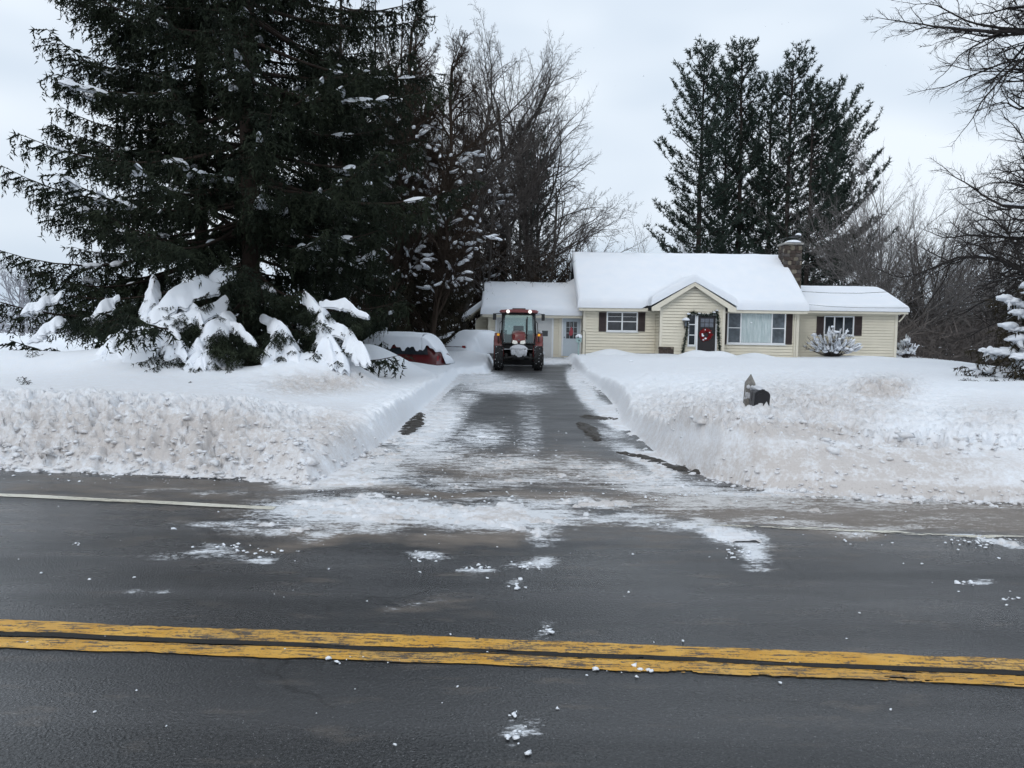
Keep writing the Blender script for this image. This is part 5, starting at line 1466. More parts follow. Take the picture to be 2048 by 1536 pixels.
def hgt(py, d, px): return float(P(px, py, d)[2])
pA = make_pine(3, hgt(108, 62, 1392), .20, 3.3, (-.3, 0), (at(1392, 62), 62, 0), 'leftmost tall pine of the cluster with long left boughs', 100)
pB = make_pine(8, hgt(98, 65, 1478), .16, 3.3, (0, 0), (at(1476, 65), 65, 0), 'tallest dense topped pine in the middle of the cluster', 105)
pC = make_pine(15, hgt(118, 62, 1575), .15, 3.3, (.3, 0), (at(1568, 62), 62, 0), 'narrow topped pine right of the tallest pine', 100)
pD = make_pine(21, hgt(205, 60, 1640), .12, 5.4, (1.0, 0), (at(1612, 60), 60, 0), 'rightmost pine with boughs sweeping up to the right', 95)
copy_tree(pA, (at(1438, 66), 66, 0), 2.0, (.72, .72, .99), 'slim pine just right of the leftmost pine', GP)
copy_tree(pB, (at(1532, 68), 68, 0), 1.1, (.9, .9, .93), 'dark pine filling the middle of the cluster', GP)
for k, (pxx, d, s) in enumerate([(1218, 150, .52), (1238, 150, .60), (1252, 155, .66), (1275, 150, .56), (1300, 160, .60), (1330, 150, .55), (1195, 160, .62)]):
    copy_tree((pA, pB)[k % 2], (at(pxx, d), d, -1), k*1.3, (s*1.2, s*1.2, s*1.20), 'tiny far pine peeking over the main roof ridge', 'far pines above the roof ridge', 'far_pine')
copy_tree(pB, (at(1075, 58), 58, 0), .7, (.55, .55, .66), 'narrow dark pine among the bare trees behind the garage', 'pines behind the garage')
copy_tree(pA, (at(1035, 56), 56, 0), 2.7, (.60, .60, .68), 'pine just above the middle of the garage roof', 'pines behind the garage')

# ---------------------------------------------------------------- spruces
def bough(L, seed, dens=1.0):
    """one Norway spruce bough along +x: drooping stem, side branches and hanging twigs -> (tubes, triangles)"""
    r2 = np.random.default_rng(seed); n = 9; s = np.linspace(0, 1, n)
    a, b = .42 + .12*r2.random(), .36 + .1*r2.random()
    st_ = np.stack([L*s, .08*L*np.sin(s*3 + r2.random()*6)*s, L*(-a*s + b*s**2.2)], 1)
    tb = [(st_, np.linspace(.020*L**.6 + .01, .006, n), 5)]; tri = []
    def spray(p, d, ln, wd):
        v = np.cross(d, r2.normal(size=3)); v = unit(v)*wd; tri.append((p-v, p+v, p+d*ln))
    m_ = int(L/.15*dens); dn = np.array([0, 0, -1.0])
    for k in range(m_):
        t = .20 + .80*((k + r2.random()*.8)/m_)**.9; t = min(t, .99); i = min(int(t*(n-1)), n-2); p = st_[i] + (st_[i+1]-st_[i])*(t*(n-1)-i)
        dd = unit(st_[i+1]-st_[i]); sgn = 1 if k % 2 else -1; sd = np.array([-dd[1], dd[0], 0])*sgn
        l2 = (.20*L*(1-t)**.7*(.3 + .7*min(1, t*3)) + .28)*(.7 + .6*r2.random())
        d2 = unit(dd*.65 + sd*.75 + np.array([0, 0, -.12]) + r2.normal(size=3)*.12)
        q0 = p; segs = 3; pts = [p]
        for j in range(segs):
            d2 = unit(d2 + dn*.16 + r2.normal(size=3)*.06); pts.append(pts[-1] + d2*l2/segs)
        pts = np.array(pts); tb.append((pts, np.linspace(.010, .005, segs+1), 3))
        nt_ = int(l2/.050*dens)
        for j in range(nt_):
            u = (j + r2.random())/nt_*segs; i2 = min(int(u), segs-1); q = pts[i2] + (pts[i2+1]-pts[i2])*(u-i2)
            e = unit(np.cross(d2, [0, 0, 1.]))*(1 if j % 2 else -1)
            spray(q, unit(d2*.6 + e*.7 + dn*(.15 + .5*r2.random()) + r2.normal(size=3)*.2), .10 + .15*r2.random(), .025)
            if r2.random() < .26*dens:
                hl = .18 + .45*r2.random(); h0 = q
                for w in range(int(hl/.045)):
                    hq = h0 + dn*(w*.045) + np.array([.02*math.sin(w), .02*math.cos(w*1.3), 0])
                    spray(hq, unit(dn*.8 + r2.normal(size=3)*.55), .09 + .07*r2.random(), .021)
        for j in range(4): spray(pts[-1], unit(d2 + r2.normal(size=3)*.45), .11 + .07*r2.random(), .018)
    return tb, np.array(tri), st_
BOUGHS = [bough(L, 100 + i) for i, L in enumerate((5.4, 5.0, 4.2, 4.0, 3.2, 3.0, 2.2, 1.6))]
def rot(pts, az, tilt, sc):
    p = pts*sc; ct, st2 = math.cos(tilt), math.sin(tilt); x = p[..., 0]*ct - p[..., 2]*st2; z = p[..., 0]*st2 + p[..., 2]*ct; y = p[..., 1]
    return np.stack([x*math.cos(az) - y*math.sin(az), x*math.sin(az) + y*math.cos(az), z], -1)
def spruce(seed, H, rad, z0, step, per, skip, zmax=None, prof=.75):
    r2 = np.random.default_rng(seed); wood = []; T = []; stems = []
    n = 16; z = np.linspace(-.3, H, n); tr = np.stack([.04*np.sin(z*.7), .04*np.cos(z*.5), z], 1); wood.append((tr, np.interp(z, [-.3, .6, H], [.36, .25, .03])*(H/19), 10))
    zz = z0; k = 0
    while zz < (zmax or H-.5):
        for j in range(per):
            if r2.random() < skip: continue
            az = 2*math.pi*(j + .5*(k % 2))/per + r2.normal()*.25
            want = rad*(1 - zz/H)**prof*(.72 + .42*r2.random())
            if zz < 4.5 and math.cos(az) > .2: want *= .72
            if 5 < zz < 11 and math.cos(az) > .3: want *= 1.15
            if want < .5: continue
            c = min(range(len(BOUGHS)), key=lambda q: abs(BOUGHS[q][2][-1, 0]-want) + r2.random()*.4); tb, tri, st_ = BOUGHS[c]; sc = want/st_[-1, 0]
            tilt = np.interp(zz/H, [0, .3, .7, 1], [-.10, .06, .25, .6]) + r2.normal()*.07; o = np.array([0, 0, zz + r2.normal()*.12])
            for pts, rd, nn in tb[:1]: wood.append((rot(pts, az, tilt, sc) + o, rd*sc, nn))
            T.append(rot(tri, az, tilt, sc) + o); ss = rot(st_, az, tilt, sc) + o; stems.append(ss)
            for pts, rd, nn in tb[1::2]: wood.append((rot(pts[[0, -1]], az, tilt, sc) + o, rd[[0, -1]]*sc, 3))
        zz += step*(.8 + .4*r2.random()); k += 1
    return wood, np.concatenate(T).reshape(-1, 3), stems
def drape(path, W, T, seed, K=14, M=9, slope=.55, rag=False):
    """a ragged pad of snow lying along a bough"""
    path = np.asarray(path); n = len(path); t = np.linspace(0, n-1, K); c = np.stack([np.interp(t, range(n), path[:, i]) for i in range(3)], 1)
    d = np.gradient(c, axis=0); h = np.hypot(d[:, 0], d[:, 1])+1e-6; nx_, ny_ = -d[:, 1]/h, d[:, 0]/h; u = np.linspace(0, 1, K); env = np.sin(np.pi*np.clip(u*.94+.03, 0, 1))**.5
    wl = W*env*(.35 + 1.1*vnoise(u*5 + seed, u*0 + 1.3)); wr = W*env*(.35 + 1.1*vnoise(u*5 + seed + 31, u*0 + 2.7)); v = np.linspace(-1, 1, M)
    if rag:
        wl = wl*(.55 + .8*vnoise(u*19 + seed*1.7, u*0 + 4.4)); wr = wr*(.55 + .8*vnoise(u*19 + seed*1.7, u*0 + 8.8))
    S = np.where(v[None] < 0, wl[:, None], wr[:, None])*v[None]
    X = c[:, 0:1] + nx_[:, None]*S; Y = c[:, 1:2] + ny_[:, None]*S
    prof = (1-np.abs(v)**2.4)[None]*env[:, None]
    top = c[:, 2:3] - slope*np.abs(S) + T*prof*(.7 + .7*vnoise(X*5 + seed, Y*5)) + .02
    if rag: top = top + .07*(fbm(X*4 + seed, Y*4, 3, .6) - .5)*prof*2 + .05*(fbm(S*5 + seed, c[:, 2:3]*6 + S*0, 3) - .5)*prof
    bot = c[:, 2:3] - (slope+.06)*np.abs(S) - .01
    V = np.concatenate([np.stack([X, Y, top], -1).reshape(-1, 3), np.stack([X, Y, bot], -1).reshape(-1, 3)])
    i = np.arange((K-1)*(M-1)); a_ = (i//(M-1))*M + i % (M-1); F1 = np.stack([a_, a_+1, a_+M+1, a_+M], 1); nn = K*M
    return V, np.concatenate([F1, (F1+nn)[:, ::-1]])
def bough_snow(stems, r2, prob, zlim, size=1.0, zmin=0.0):
    b = MB(); c = 0
    for ss in stems:
        i = 2
        while i < len(ss)-2:
            if zmin < ss[i][2] < zlim and r2.random() < prob and abs(ss[i+1][2]-ss[i][2]) < .75*np.linalg.norm(ss[i+1]-ss[i]):
                e = ss[i+1]-ss[i]; s0 = r2.uniform(0, .5); s1 = s0 + r2.uniform(.25, .9); lat = np.array([-e[1], e[0], 0])*r2.normal()*.35
                sub = np.array([ss[i]+e*s0, ss[i]+e*(s0+s1)/2 + lat*.3, ss[i]+e*s1 + lat*.6]) + lat*.5 - np.array([0, 0, abs(lat[0])+abs(lat[1])])*.15
                b.add(*drape(sub, (.05 + .12*r2.random()**2)*size, (.04 + .05*r2.random())*size, c*3.1, 8, 7)); c += 1
            i += 1
    return b
SPX, SPY = at(500, 20.4), 20.4
wA, tAtri, stA = spruce(2, 19.5, 5.7, 1.3, .52, 6, .20, zmax=14.0, prof=.62)
spA = thing('spruce_tree', 'huge dark spruce with a thick bare trunk and snow laden lowest boughs', 'spruce tree', (SPX, SPY, .55))
v, f = tubes_mesh(wA[:1]); mesh_obj('trunk', v, f, M_BARK_S, spA, smooth=True)
v, f = tubes_mesh(wA[1:]); mesh_obj('branches', v, f, M_BARK_S, spA)
crA = tri_obj('crown', tAtri, M_SPRUCE, spA)
o_ = bough_snow(stA, np.random.default_rng(8), .40, 9).build('bough_snow', M_SOFT, None, True, False); o_.parent = spA; o_['kind'] = 'stuff'
wB, tBtri, stB = spruce(9, 18, 6.2, 1.6, .56, 6, .26, zmax=13.5, prof=.55)
spB = thing('spruce_tree', 'second dark spruce reaching out of the left edge of the picture', 'spruce tree', (at(405, 23.5), 23.5, .5))
v, f = tubes_mesh(wB[:1]); mesh_obj('trunk', v, f*1, M_BARK_S, spB, smooth=True)
v, f = tubes_mesh(wB[1:]); mesh_obj('branches', v, f, M_BARK_S, spB)
tri_obj('crown', tBtri, M_SPRUCE, spB)
o_ = bough_snow(stB, np.random.default_rng(18), .40, 9).build('bough_snow', M_SOFT, None, True, False); o_.parent = spB; o_['kind'] = 'stuff'
# spruces further back, behind the parked car and left of the garage
def recolor(root, mat):
    for c_ in root.children:
        if c_.name.startswith('crown'):
            c_.material_slots[0].link = 'OBJECT'; c_.material_slots[0].material = mat
GS = 'spruces left of the garage'
q_ = copy_tree(spB, (at(800, 35), 35, .4), 2.1, (.50, .50, .95), 'dark spruce rising behind the snow capped red car', GS); recolor(q_, M_SPRUCEB)
q_ = copy_tree(spA, (at(880, 40), 40.5, .4), 1.2, (.36, .36, .75), 'brownish spruce with snow dabs beside the lean-to', GS); recolor(q_, M_SPRUCEB)
q_ = copy_tree(spA, (at(680, 30), 30, .4), 4.0, (.52, .52, .98), 'spruce between the big spruce and the red car', GS)
q_ = copy_tree(spA, (at(745, 36), 36.5, .4), 5.3, (.52, .52, .92), 'tall spruce filling the gap behind the brown twigged trees', GS); recolor(q_, M_SPRUCEB)
q_ = copy_tree(spB, (at(955, 50), 50.5, .2), 3.3, (.60, .60, .70), 'spruce behind the left end of the garage roof', GS); recolor(q_, M_SPRUCEB)
# dense brown twigged trees in front of them
GD = 'brown twigged trees left of the garage'
tE = thing('bare_tree', 'densely twigged brown tree dabbed with snow behind the red car', 'tree', (at(862, 33), 33.5, .4), GD)
wE, fE = bare_tree(47, 12.5, .18, 4, (.85, .7, .8, .9), (.1, .15, .1, .05), .17, .08, (0, 0), .012, (26, 9, 8, 9), (.26, .55, .5, .55), (10, 7, 5, 4, 3), .2)
tree_parts(tE, wE, fE, M_TWIGB, M_TWIGB)
dab = MB(); r2 = np.random.default_rng(6); sel = [t for t in fE[0] if len(t[0]) > 3]
for k in r2.choice(len(sel), 900, replace=False):
    pts = sel[k][0]; q = pts[r2.integers(1, len(pts))]
    if q[2] < 9.5 and abs(pts[-1][2]-pts[0][2]) < .45*np.linalg.norm(pts[-1]-pts[0]) and r2.random() < .6 + .4*(q[2] < 4): dab.add(*drape(np.array([pts[0], pts[len(pts)//2], pts[-1]]), .05 + .05*r2.random(), .05, k*.7, 6, 5))
o_ = dab.build('snow_dabs', M_SOFT, None, True, False); o_.parent = tE; o_['kind'] = 'stuff'
tE.scale = (.72, .72, 1.0); tE.rotation_euler = (0, 0, 2.2)
copy_tree(tE, (at(820, 37), 37.5, .4), 1.4, (.8, .8, 1.1), 'brown twigged tree behind the dark spruce by the red car', GD)
copy_tree(tE, (at(775, 33), 33.0, .4), 2.4, (.7, .7, 1.12), 'brown twigged tree between the big spruce and its lower neighbour', GD)
copy_tree(tE, (at(925, 46), 46.5, .4), 4.4, (1.2, 1.2, 1.2), 'brown twigged tree leaning towards the garage roof', GD)

# heavy snow lying on the lowest boughs of the big spruce: x, y, half width, half height in the survey picture, distance
HEAVY = [(398, 578, 52, 24, 17.4), (345, 598, 30, 30, 17.2), (300, 590, 24, 26, 17.3), (388, 640, 68, 26, 16.8), (330, 660, 48, 22, 16.6), (425, 622, 42, 26, 16.9), (292, 682, 34, 26, 16.4), (255, 702, 36, 26, 16.3),
         (225, 700, 24, 26, 16.3), (208, 612, 24, 13, 17.0), (188, 628, 14, 9, 16.9), (428, 705, 28, 20, 16.1), (402, 728, 34, 18, 15.9), (462, 655, 24, 10, 16.7), (350, 690, 34, 12, 16.2), (300, 640, 22, 16, 16.8),
         (430, 660, 30, 16, 16.5), (370, 610, 40, 22, 17.0), (275, 655, 20, 14, 16.7), (480, 675, 14, 7, 16.4),
         (628, 605, 20, 14, 17.6), (642, 628, 20, 22, 17.4), (652, 655, 22, 22, 17.2), (668, 682, 26, 26, 17.0), (678, 712, 34, 24, 16.8), (690, 612, 24, 8, 17.5), (715, 628, 16, 6, 17.4), (660, 735, 44, 16, 16.6),
         (548, 648, 22, 14, 17.0), (565, 670, 22, 22, 16.9), (578, 695, 26, 22, 16.7), (592, 722, 40, 22, 16.5), (522, 668, 10, 7, 17.0), (600, 742, 46, 12, 16.3),
         (297, 372, 32, 13, 16.2), (405, 360, 20, 12, 17.2), (425, 340, 22, 10, 17.6), (470, 335, 22, 12, 18.6), (524, 398, 22, 12, 18.4), (552, 424, 10, 9, 18.0), (440, 162, 24, 9, 17.8), (795, 515, 24, 12, 19.6), (822, 528, 10, 8, 19.6),
         (700, 316, 22, 8, 18.2), (690, 262, 8, 12, 18.4), (565, 42, 22, 5, 18.4), (30, 374, 16, 9, 18.5), (235, 395, 30, 8, 17.5), (130, 420, 40, 7, 17.5), (745, 188, 16, 5, 18.4), (590, 455, 10, 8, 18), (470, 512, 30, 8, 18.6),
         (850, 214, 10, 4, 19), (712, 440, 12, 10, 18.6), (680, 455, 12, 8, 18.4), (120, 210, 18, 4, 18), (62, 180, 10, 5, 18.2), (335, 205, 14, 6, 17.8), (60, 625, 22, 9, 19)]
SHEETS = [([(462, 540, 18.6), (400, 568, 17.6), (335, 600, 17.0), (292, 640, 16.6)], .46), ([(450, 600, 17.8), (390, 630, 17.0), (330, 660, 16.5), (270, 690, 16.1), (212, 720, 15.8)], .58), ([(458, 622, 17.6), (432, 650, 16.9), (402, 685, 16.3), (382, 712, 15.9)], .46),
          ([(305, 555, 17.9), (305, 600, 17.2), (298, 640, 16.7), (276, 685, 16.2)], .34), ([(445, 688, 16.7), (425, 706, 16.2), (394, 734, 15.6)], .40), ([(240, 596, 17.5), (206, 615, 17.1), (172, 644, 16.8)], .24), ([(612, 584, 18.2), (640, 622, 17.5), (655, 660, 17.0), (674, 700, 16.7), (694, 742, 16.2)], .40),
          ([(526, 632, 17.9), (558, 648, 17.2), (578, 690, 16.7), (604, 742, 16.0)], .40), ([(636, 602, 17.9), (690, 612, 17.6), (738, 634, 17.3)], .15), ([(456, 642, 17.2), (490, 664, 16.8), (514, 690, 16.5)], .13), ([(350, 586, 17.7), (376, 620, 17.1), (388, 655, 16.6)], .42), ([(330, 640, 16.9), (345, 680, 16.2), (352, 722, 15.7)], .40),
          ([(260, 650, 16.9), (235, 690, 16.2), (205, 735, 15.6)], .36), ([(660, 640, 17.2), (700, 680, 16.9), (735, 730, 16.5)], .30), ([(560, 660, 17.0), (545, 700, 16.5), (530, 742, 16.0)], .28), ([(120, 590, 18.5), (80, 612, 18.2), (45, 630, 18)], .22), ([(130, 640, 17.6), (95, 660, 17.3), (60, 690, 17)], .18)]
hs = MB(); pads = MB()
for k, (pp_, wd_) in enumerate(SHEETS):
    pth = np.array([P(*q) for q in pp_]); n_ = len(pth); t_ = np.linspace(0, n_-1, 24)
    cs = np.stack([np.interp(t_, range(n_), pth[:, i]) for i in range(3)], 1); cs[1:-1] = (cs[:-2] + 2*cs[1:-1] + cs[2:])/4
    cs = cs + np.stack([.10*(vnoise(t_*2 + k, t_*0 + 1) - .5), .12*(vnoise(t_*2 + k, t_*0 + 4) - .5), .14*(vnoise(t_*2.5 + k, t_*0 + 9) - .5)], 1)
    for sub in range(3 if wd_ > .25 else 1):      # three overlapping fingers make one laden bough
        o2 = (np.linspace(0, 1, 24)**1.2)[:, None]*np.array([rng.uniform(-.55, .55), rng.uniform(-.15, .25), rng.uniform(-.22, .05)])*wd_*1.5 if sub else 0
        a0 = 0 if sub == 0 else rng.integers(2, 9)
        hs.add(*drape((cs + o2)[a0:] - np.array([SPX, SPY, .55]), wd_*(.85 if sub == 0 else .5), .15*(.6 + wd_), k*3.7 + sub*11, 40, 23, .75, True))
S1 = np.concatenate([q + np.array([SPX, SPY, .55]) for q in stA]); own = np.concatenate([[i]*len(q) for i, q in enumerate(stA)]); idx = np.concatenate([np.arange(len(q)) for q in stA])
sp_x, sp_y = to_px(S1[:, 0], S1[:, 1], S1[:, 2])
LOW = []
for k, (a, b_, rx, ry, d) in enumerate(HEAVY):
    m1 = d/FPX
    if b_ > 535 and a > 150 and a < 760:
        LOW.append((a, b_, rx, ry, d)); c_ = P(a, b_, d)
        big = rx > 24
    else:
        cost = (sp_x-a)**2 + (sp_y-b_)**2*1.5 + np.where((idx < 3) | (idx > 6), 4000, 0) + np.maximum(0, S1[:, 1]-21.5)**2*400
        j = int(np.argmin(cost)); ss = stA[own[j]]; i0 = max(1, idx[j]-1); sub = ss[i0:i0+3]
        for w in range(4):
            e = sub[-1]-sub[0]; lat = np.array([-e[1], e[0], 0]); lat = lat/(np.linalg.norm(lat)+1e-9)*rng.uniform(-.28, .28); s0 = rng.uniform(-.1, .35); s1 = s0 + rng.uniform(.25, .55)
            pads.add(*drape(np.array([sub[0]+e*s0, sub[0]+e*(s0+s1)/2, sub[0]+e*s1]) + lat - np.array([0, 0, np.abs(lat).sum()*.4]), rx*m1*.38, max(.07, ry*m1*.6), k*1.9+w*7, 10, 7))
o_ = hs.build('heavy_bough_snow', M_SOFT, None, True, False); o_.parent = spA; o_['kind'] = 'stuff'
o_ = pads.build('snow_pads', M_SOFT, None, True, False); o_.parent = spA; o_['kind'] = 'stuff'
# green sprays poking through and hanging below that snow
T = []
r2 = np.random.default_rng(77)
for k, (a, b_, rx, ry, d) in enumerate(LOW):
    m1 = d/FPX
    for j in range(4 if rx < 20 else 10):
        c_ = P(a + rx*r2.uniform(-1.05, 1.05), b_ + ry*r2.uniform(-.2, 1.1), d - .15)
        tb, tri, st_ = BOUGHS[-1 if j % 2 else -2]; sc = (.16 + .30*r2.random())
        T.append(rot(tri, r2.uniform(-2.9, -.2), -.25 - .4*r2.random(), sc) + c_ - np.array([SPX, SPY, .55]))
tri_obj('low_sprays', np.concatenate(T).reshape(-1, 3), M_SPRUCE, spA)

# small snowed-in conifer at the right edge
cz = float(snow_h(np.array([13.9]), np.array([20.4]))[0])
wS, tStri, stS = spruce(33, 4.6, 2.7, .25, .28, 8, .1, prof=1.0)
spS = thing('young_spruce', 'young conifer bowed under snow at the right edge of the yard', 'spruce tree', (14.75, 20.4, cz-.1))
v, f = tubes_mesh(wS); mesh_obj('trunk', v, f, M_BARK_S, spS); tri_obj('crown', tStri, M_SPRUCEB, spS)
sb_ = bough_snow(stS, np.random.default_rng(2), 1.0, 6, 2.6, -1)
for k, ss in enumerate(stS):
    for i in (4, 5, 6, 7):
        if r2.random() < .8:
            q = .08 + .10*r2.random(); sb_.add(*lump(ss[i] + np.array([0, 0, q*.35]), (q*1.5, q*1.4, q*.75), 3, .6, k*3.3 + i, .7, 2.0))
T = []
for k in range(90):
    c_ = P(r2.uniform(1950, 2130), 0, 19.2); ztop_ = 2.6 - (14.6-c_[0])*1.15; c_[2] = r2.uniform(.75, max(.9, ztop_)); c_[1] = r2.uniform(18.7, 19.6)
    T.append(rot(BOUGHS[-1][1], r2.uniform(-2.9, -.2), -.3 - .4*r2.random(), .18 + .22*r2.random()) + c_ - np.array([14.75, 20.4, cz-.1]))
tri_obj('low_sprays', np.concatenate(T).reshape(-1, 3), M_SPRUCEB, spS)
o_ = sb_.build('bough_snow', M_SOFT, None, True, False); o_['kind'] = 'stuff'; o_.parent = spS

# ---------------------------------------------------------------- shrubs
def shrub(px_, py0, py1, Y, wpx, label, seed, n=90):
    r2 = np.random.default_rng(seed); base = P(px_, py1, Y); gz_ = float(snow_h(np.array([base[0]]), np.array([Y]))[0]) - .05
    Hh = float(P(px_, py0, Y)[2]) - gz_; Wd = wpx*Y/FPX/2
    e = thing('shrub', label, 'shrub', (base[0], Y, gz_)); tb = []; tips = []
    for k in range(n):
        az = r2.uniform(0, 6.28); rr = Wd*math.sqrt(r2.random()); hh = Hh*(1-.55*(rr/Wd)**2)*(.6 + .4*r2.random()); s = np.linspace(0, 1, 6)
        pts = np.stack([math.cos(az)*rr*(.12 + .88*s**.8), math.sin(az)*rr*.8*(.12 + .88*s**.8), hh*s**(.85)], 1) + r2.normal(size=(6, 3))*.02
        tb.append((pts, np.linspace(.016, .006, 6), 4)); tips.append(pts)
        for j in range(3):
            i = r2.integers(2, 5); q = pts[i]; d = unit(pts[i]-pts[i-1] + r2.normal(size=3)*.35); tb.append((np.array([q, q+d*.12, q+d*.26+np.array([0, 0, .03])]), np.array([.007, .005, .003]), 3))
    v_, f_ = tubes_mesh(tb); mesh_obj('stems', v_, f_, M_TWIG, e)
    b = MB()
    for k, pts in enumerate(tips):
        if r2.random() < .42: b.add(*drape(pts[2 if r2.random() < .2 else 3:], .045 + .06*r2.random(), .05 + .03*r2.random(), k*2.3, 10, 7, .9, True))
        if r2.random() < .30:
            i = r2.integers(3, 6); q = pts[i]; s = .035 + .085*r2.random()**1.5; b.add(*lump(q + np.array([0, 0, s*.4]), (s*1.5, s*1.3, s*.8), 2, .7, k, 1, 2.2))
        if r2.random() < .25: q = pts[2]; b.add(*lump(q, (.13, .12, .08), 2, .4, k+.5))
    o = b.build('clinging_snow', M_SOFT, None, True, False); o.parent = e; o['kind'] = 'stuff'; return e
shrub(1664, 648, 722, 40.4, 120, 'round bare shrub loaded with snow before the right wing window', 3, 130)
shrub(1812, 664, 722, 43.5, 46, 'small snowy shrub at the far corner of the right wing', 5, 50)

# spruce tips sticking out of the snow at the left
for k, (a, b_, lab) in enumerate(((52, 735, 'dark spruce tip leaning out of the snow at the far left'), (62, 772, 'grey green sprig flat on the snow below the far left spruce tip'), (358, 766, 'tiny green sprig in the smooth snow below the big spruce'))):
    g0_ = None
    for it in range(30):
        d = 12 + it*.25; q = P(a, b_, d)
        if q[2] <= float(snow_h(np.array([q[0]]), np.array([q[1]]))[0]): g0_ = q; break
    if g0_ is None: g0_ = P(a, b_, 15)
    tb, tri, st_ = BOUGHS[-1]; sc = (.38, .26, .10)[k]
    tr_ = rot(tri, (2.0, 2.6, .4)[k], (.75, .5, .4)[k], sc)
    e = thing('spruce_sprig', lab, 'sprig', tuple(g0_ + np.array([.05, 0, -.02])))
    tri_obj('needles', tr_.reshape(-1, 3), M_SPRUCE, e); v_, f_ = tubes_mesh([(rot(st_, (2.0, 2.6, .4)[k], (.75, .5, .4)[k], sc), np.full(len(st_), .006), 4)]); mesh_obj('stem', v_, f_, M_BARK_S, e)

# ---------------------------------------------------------------- masses nobody could count
def brush(name, px0, px1, d0, d1, zlo, zhi, n, mat, seed, label, wd=.03, base=None):
    r2 = np.random.default_rng(seed); d = r2.uniform(d0, d1, n); pxv = r2.uniform(px0, px1, n)
    x = (pxv-1024)/FPX*d; z = zlo + (zhi-zlo)*r2.random(n)**1.6
    if base is not None: z = z + base
    L = r2.uniform(.5, 2.0, n); az = r2.uniform(0, 6.28, n); el = r2.normal(.6, .5, n)
    dv = np.stack([np.cos(az)*np.cos(el), np.sin(az)*np.cos(el), np.sin(el)], 1); p = np.stack([x, d, z], 1); w = np.cross(dv, r2.normal(size=(n, 3))); w /= np.linalg.norm(w, axis=1, keepdims=True); w *= wd*r2.uniform(.4, 1.2, n)[:, None]
    tri = np.stack([p-w, p+w, p+dv*L[:, None]], 1).reshape(-1, 3)
    return struct(tri_obj(name, tri, mat, None), 'stuff', label)
brush('brushwood', 1780, 2200, 46, 74, -1.6, 2.6, 26000, M_BRUSH, 5, 'tangled brown brushwood right of the house', .035)
brush('brushwood', 1780, 2200, 64, 90, -1.6, 4.6, 16000, M_BRUSH, 6, 'tangled brown brushwood further behind', .05)
brush('brushwood', 700, 1160, 44, 60, 0, 6.5, 16000, M_TWIGB, 7, 'brown brushwood behind the garage', .035)
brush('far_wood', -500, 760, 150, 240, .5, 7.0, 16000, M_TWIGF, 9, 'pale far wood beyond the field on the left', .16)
dab = MB(); r2 = np.random.default_rng(16)
for k in range(260):
    d = r2.uniform(46, 60); q = np.array([(r2.uniform(1800, 2150)-1024)/FPX*d, d, -1.4 + 3.0*r2.random()**1.8]); dab.add(*lump(q, (.04 + .13*r2.random()**2, .06, .03), 2, .6, k, .5))
struct(dab.build('snow_on_brushwood', M_SOFT, None, True), 'stuff', 'snow dabs caught in the brushwood')
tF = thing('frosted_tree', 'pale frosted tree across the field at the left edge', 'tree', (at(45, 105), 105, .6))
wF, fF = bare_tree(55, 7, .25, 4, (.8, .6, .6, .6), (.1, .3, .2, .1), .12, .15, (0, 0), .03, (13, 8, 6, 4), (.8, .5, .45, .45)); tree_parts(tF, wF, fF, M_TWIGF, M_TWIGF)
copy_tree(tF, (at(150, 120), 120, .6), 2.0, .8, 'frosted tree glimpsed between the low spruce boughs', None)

# ---------------------------------------------------------------- loose snow: clods along the banks and crumbs on the road
cl = []; clf = []; n0 = 0
bm = bmesh.new(); bmesh.ops.create_icosphere(bm, subdivisions=1, radius=1.0); IV = np.array([q.co[:] for q in bm.verts]); IF = np.array([[q.index for q in f_.verts] for f_ in bm.faces]); bm.free()
def clod(c, r, r2, store):
    k = 1 + .55*(r2.random(len(IV))-.5)*2; v_ = IV*k[:, None]*r*np.array([1.3, 1, .55])
    a_ = r2.uniform(0, 6.28); v_ = np.stack([v_[:, 0]*math.cos(a_)-v_[:, 1]*math.sin(a_), v_[:, 0]*math.sin(a_)+v_[:, 1]*math.cos(a_), v_[:, 2]], 1); store.append(v_ + c)
r2 = np.random.default_rng(21); st1 = []
pos = []
for k in range(1300):           # along the foot of the left bank and over its face
    x = r2.uniform(-10.5, -1.7); pos.append((x, None, 'L'))
for k in range(800): pos.append((r2.uniform(2.2, 9.5), None, 'R'))
xs_ = np.array([p[0] for p in pos]); side = np.array([p[2] == 'L' for p in pos])
fl = np.array([Gg(*p)[:2] for p in _foot[:8]]); fr_ = np.array([Gg(*p)[:2] for p in _footr[8:]])
yf = np.where(side, np.interp(xs_, fl[:, 0], fl[:, 1]), np.interp(xs_, fr_[:, 0], fr_[:, 1]))
off = np.where(side, r2.gamma(1.2, .45, len(xs_)) - .06, np.where(r2.random(len(xs_)) < .55, r2.normal(.95, .22, len(xs_)), r2.normal(-.05, .12, len(xs_))))
ys_c = yf + off; zs_c = np.maximum(snow_h(xs_, ys_c), 0.0); rr = r2.gamma(1.3, .010, len(xs_)) + .008; rr = np.minimum(rr, .075)
for x, y, z, q in zip(xs_, ys_c, zs_c, rr): clod(np.array([x, y, z + q*.25]), q, r2, st1)
V = np.concatenate(st1); Fc = np.concatenate([IF + i*len(IV) for i in range(len(st1))])
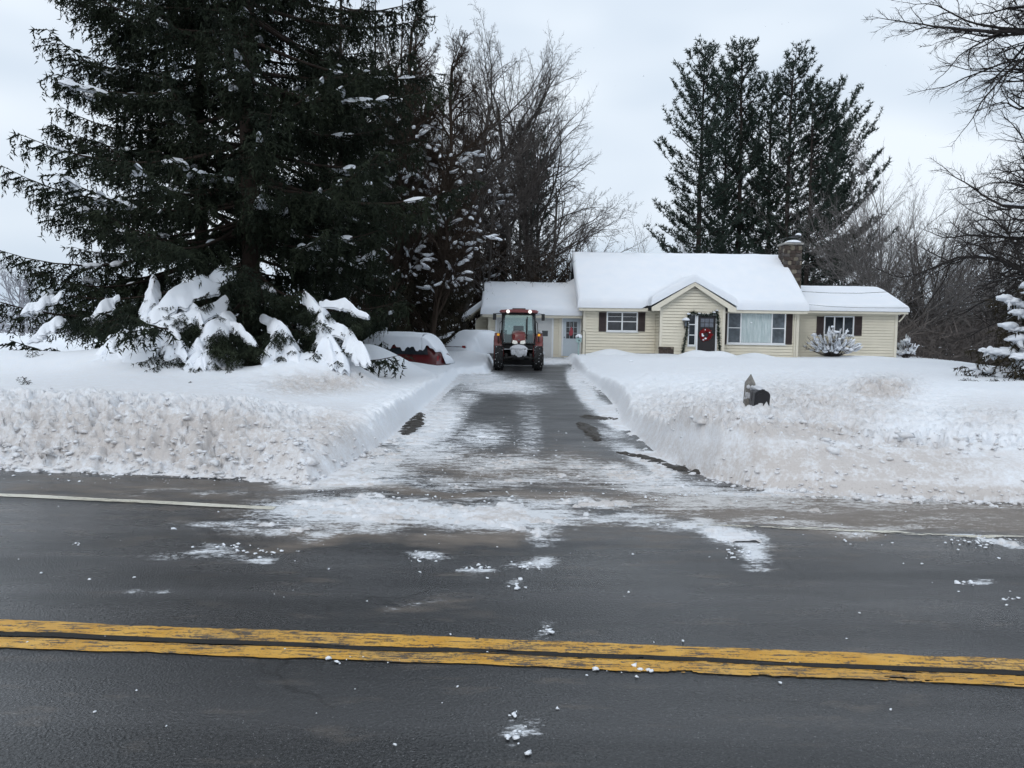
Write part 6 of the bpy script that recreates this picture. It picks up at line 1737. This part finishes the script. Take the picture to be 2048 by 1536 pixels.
o_ = mesh_obj('snow_clods', V, Fc, M_SNOW, smooth=False); vattr(o_, 'dirt', np.repeat(np.clip(.35 + .3*(r2.random(len(st1))-.5), 0, 1), len(IV))); struct(o_, 'stuff', 'broken snow clods along the ploughed banks')
st2 = []
for k in range(140):
    a = r2.uniform(-50, 2100); b_ = 945 + 560*r2.random()**2.2; q = G(a, b_, 0)
    if q[1] < 9.5: clod(q + np.array([0, 0, .006]), .003 + .008*r2.random()**2.5, r2, st2)
for a, b_, n_, sx, sy in ((1930, 1168, 14, 28, 5), (2018, 1200, 8, 12, 3), (1700, 1078, 10, 120, 14), (1960, 1085, 60, 60, 10), (1035, 1475, 12, 16, 22), (1030, 1432, 5, 12, 5), (1095, 1268, 8, 14, 14), (1035, 1172, 10, 18, 9), (1060, 1135, 26, 45, 5), (960, 1137, 20, 40, 5), (850, 1118, 24, 35, 9),
                         (530, 1106, 22, 50, 7), (440, 1095, 14, 45, 6), (1480, 1105, 34, 40, 14), (300, 958, 60, 300, 12), (1500, 985, 140, 420, 14), (1000, 1000, 120, 380, 40), (160, 1090, 5, 12, 3), (1000, 900, 160, 130, 60), (690, 1320, 6, 40, 8), (1260, 1345, 8, 80, 10)):
    for k in range(n_):
        q = G(a + r2.normal()*sx*.6, b_ + r2.normal()*sy*.6, 0); clod(np.array([q[0], q[1], float(base_g(q[1])) + .008]), .004 + .013*r2.random()**2.2, r2, st2)
V = np.concatenate(st2); Fc = np.concatenate([IF + i*len(IV) for i in range(len(st2))])
o_ = mesh_obj('snow_crumbs', V, Fc, M_SNOW); vattr(o_, 'dirt', np.repeat(.12*r2.random(len(st2)), len(IV))); struct(o_, 'stuff', 'crumbs of snow scattered on the road')
# falling flakes
st3 = []
for k in range(420):
    d = 3 + 30*r2.random()**.8; q = P(r2.uniform(-100, 2150), r2.uniform(-80, 1500), d)
    if q[2] > .3: clod(q, .004 + .006*r2.random(), r2, st3)
V = np.concatenate(st3); Fc = np.concatenate([IF + i*len(IV) for i in range(len(st3))])
struct(mesh_obj('falling_snow', V, Fc, M_SOFT), 'stuff', 'sparse falling snowflakes')
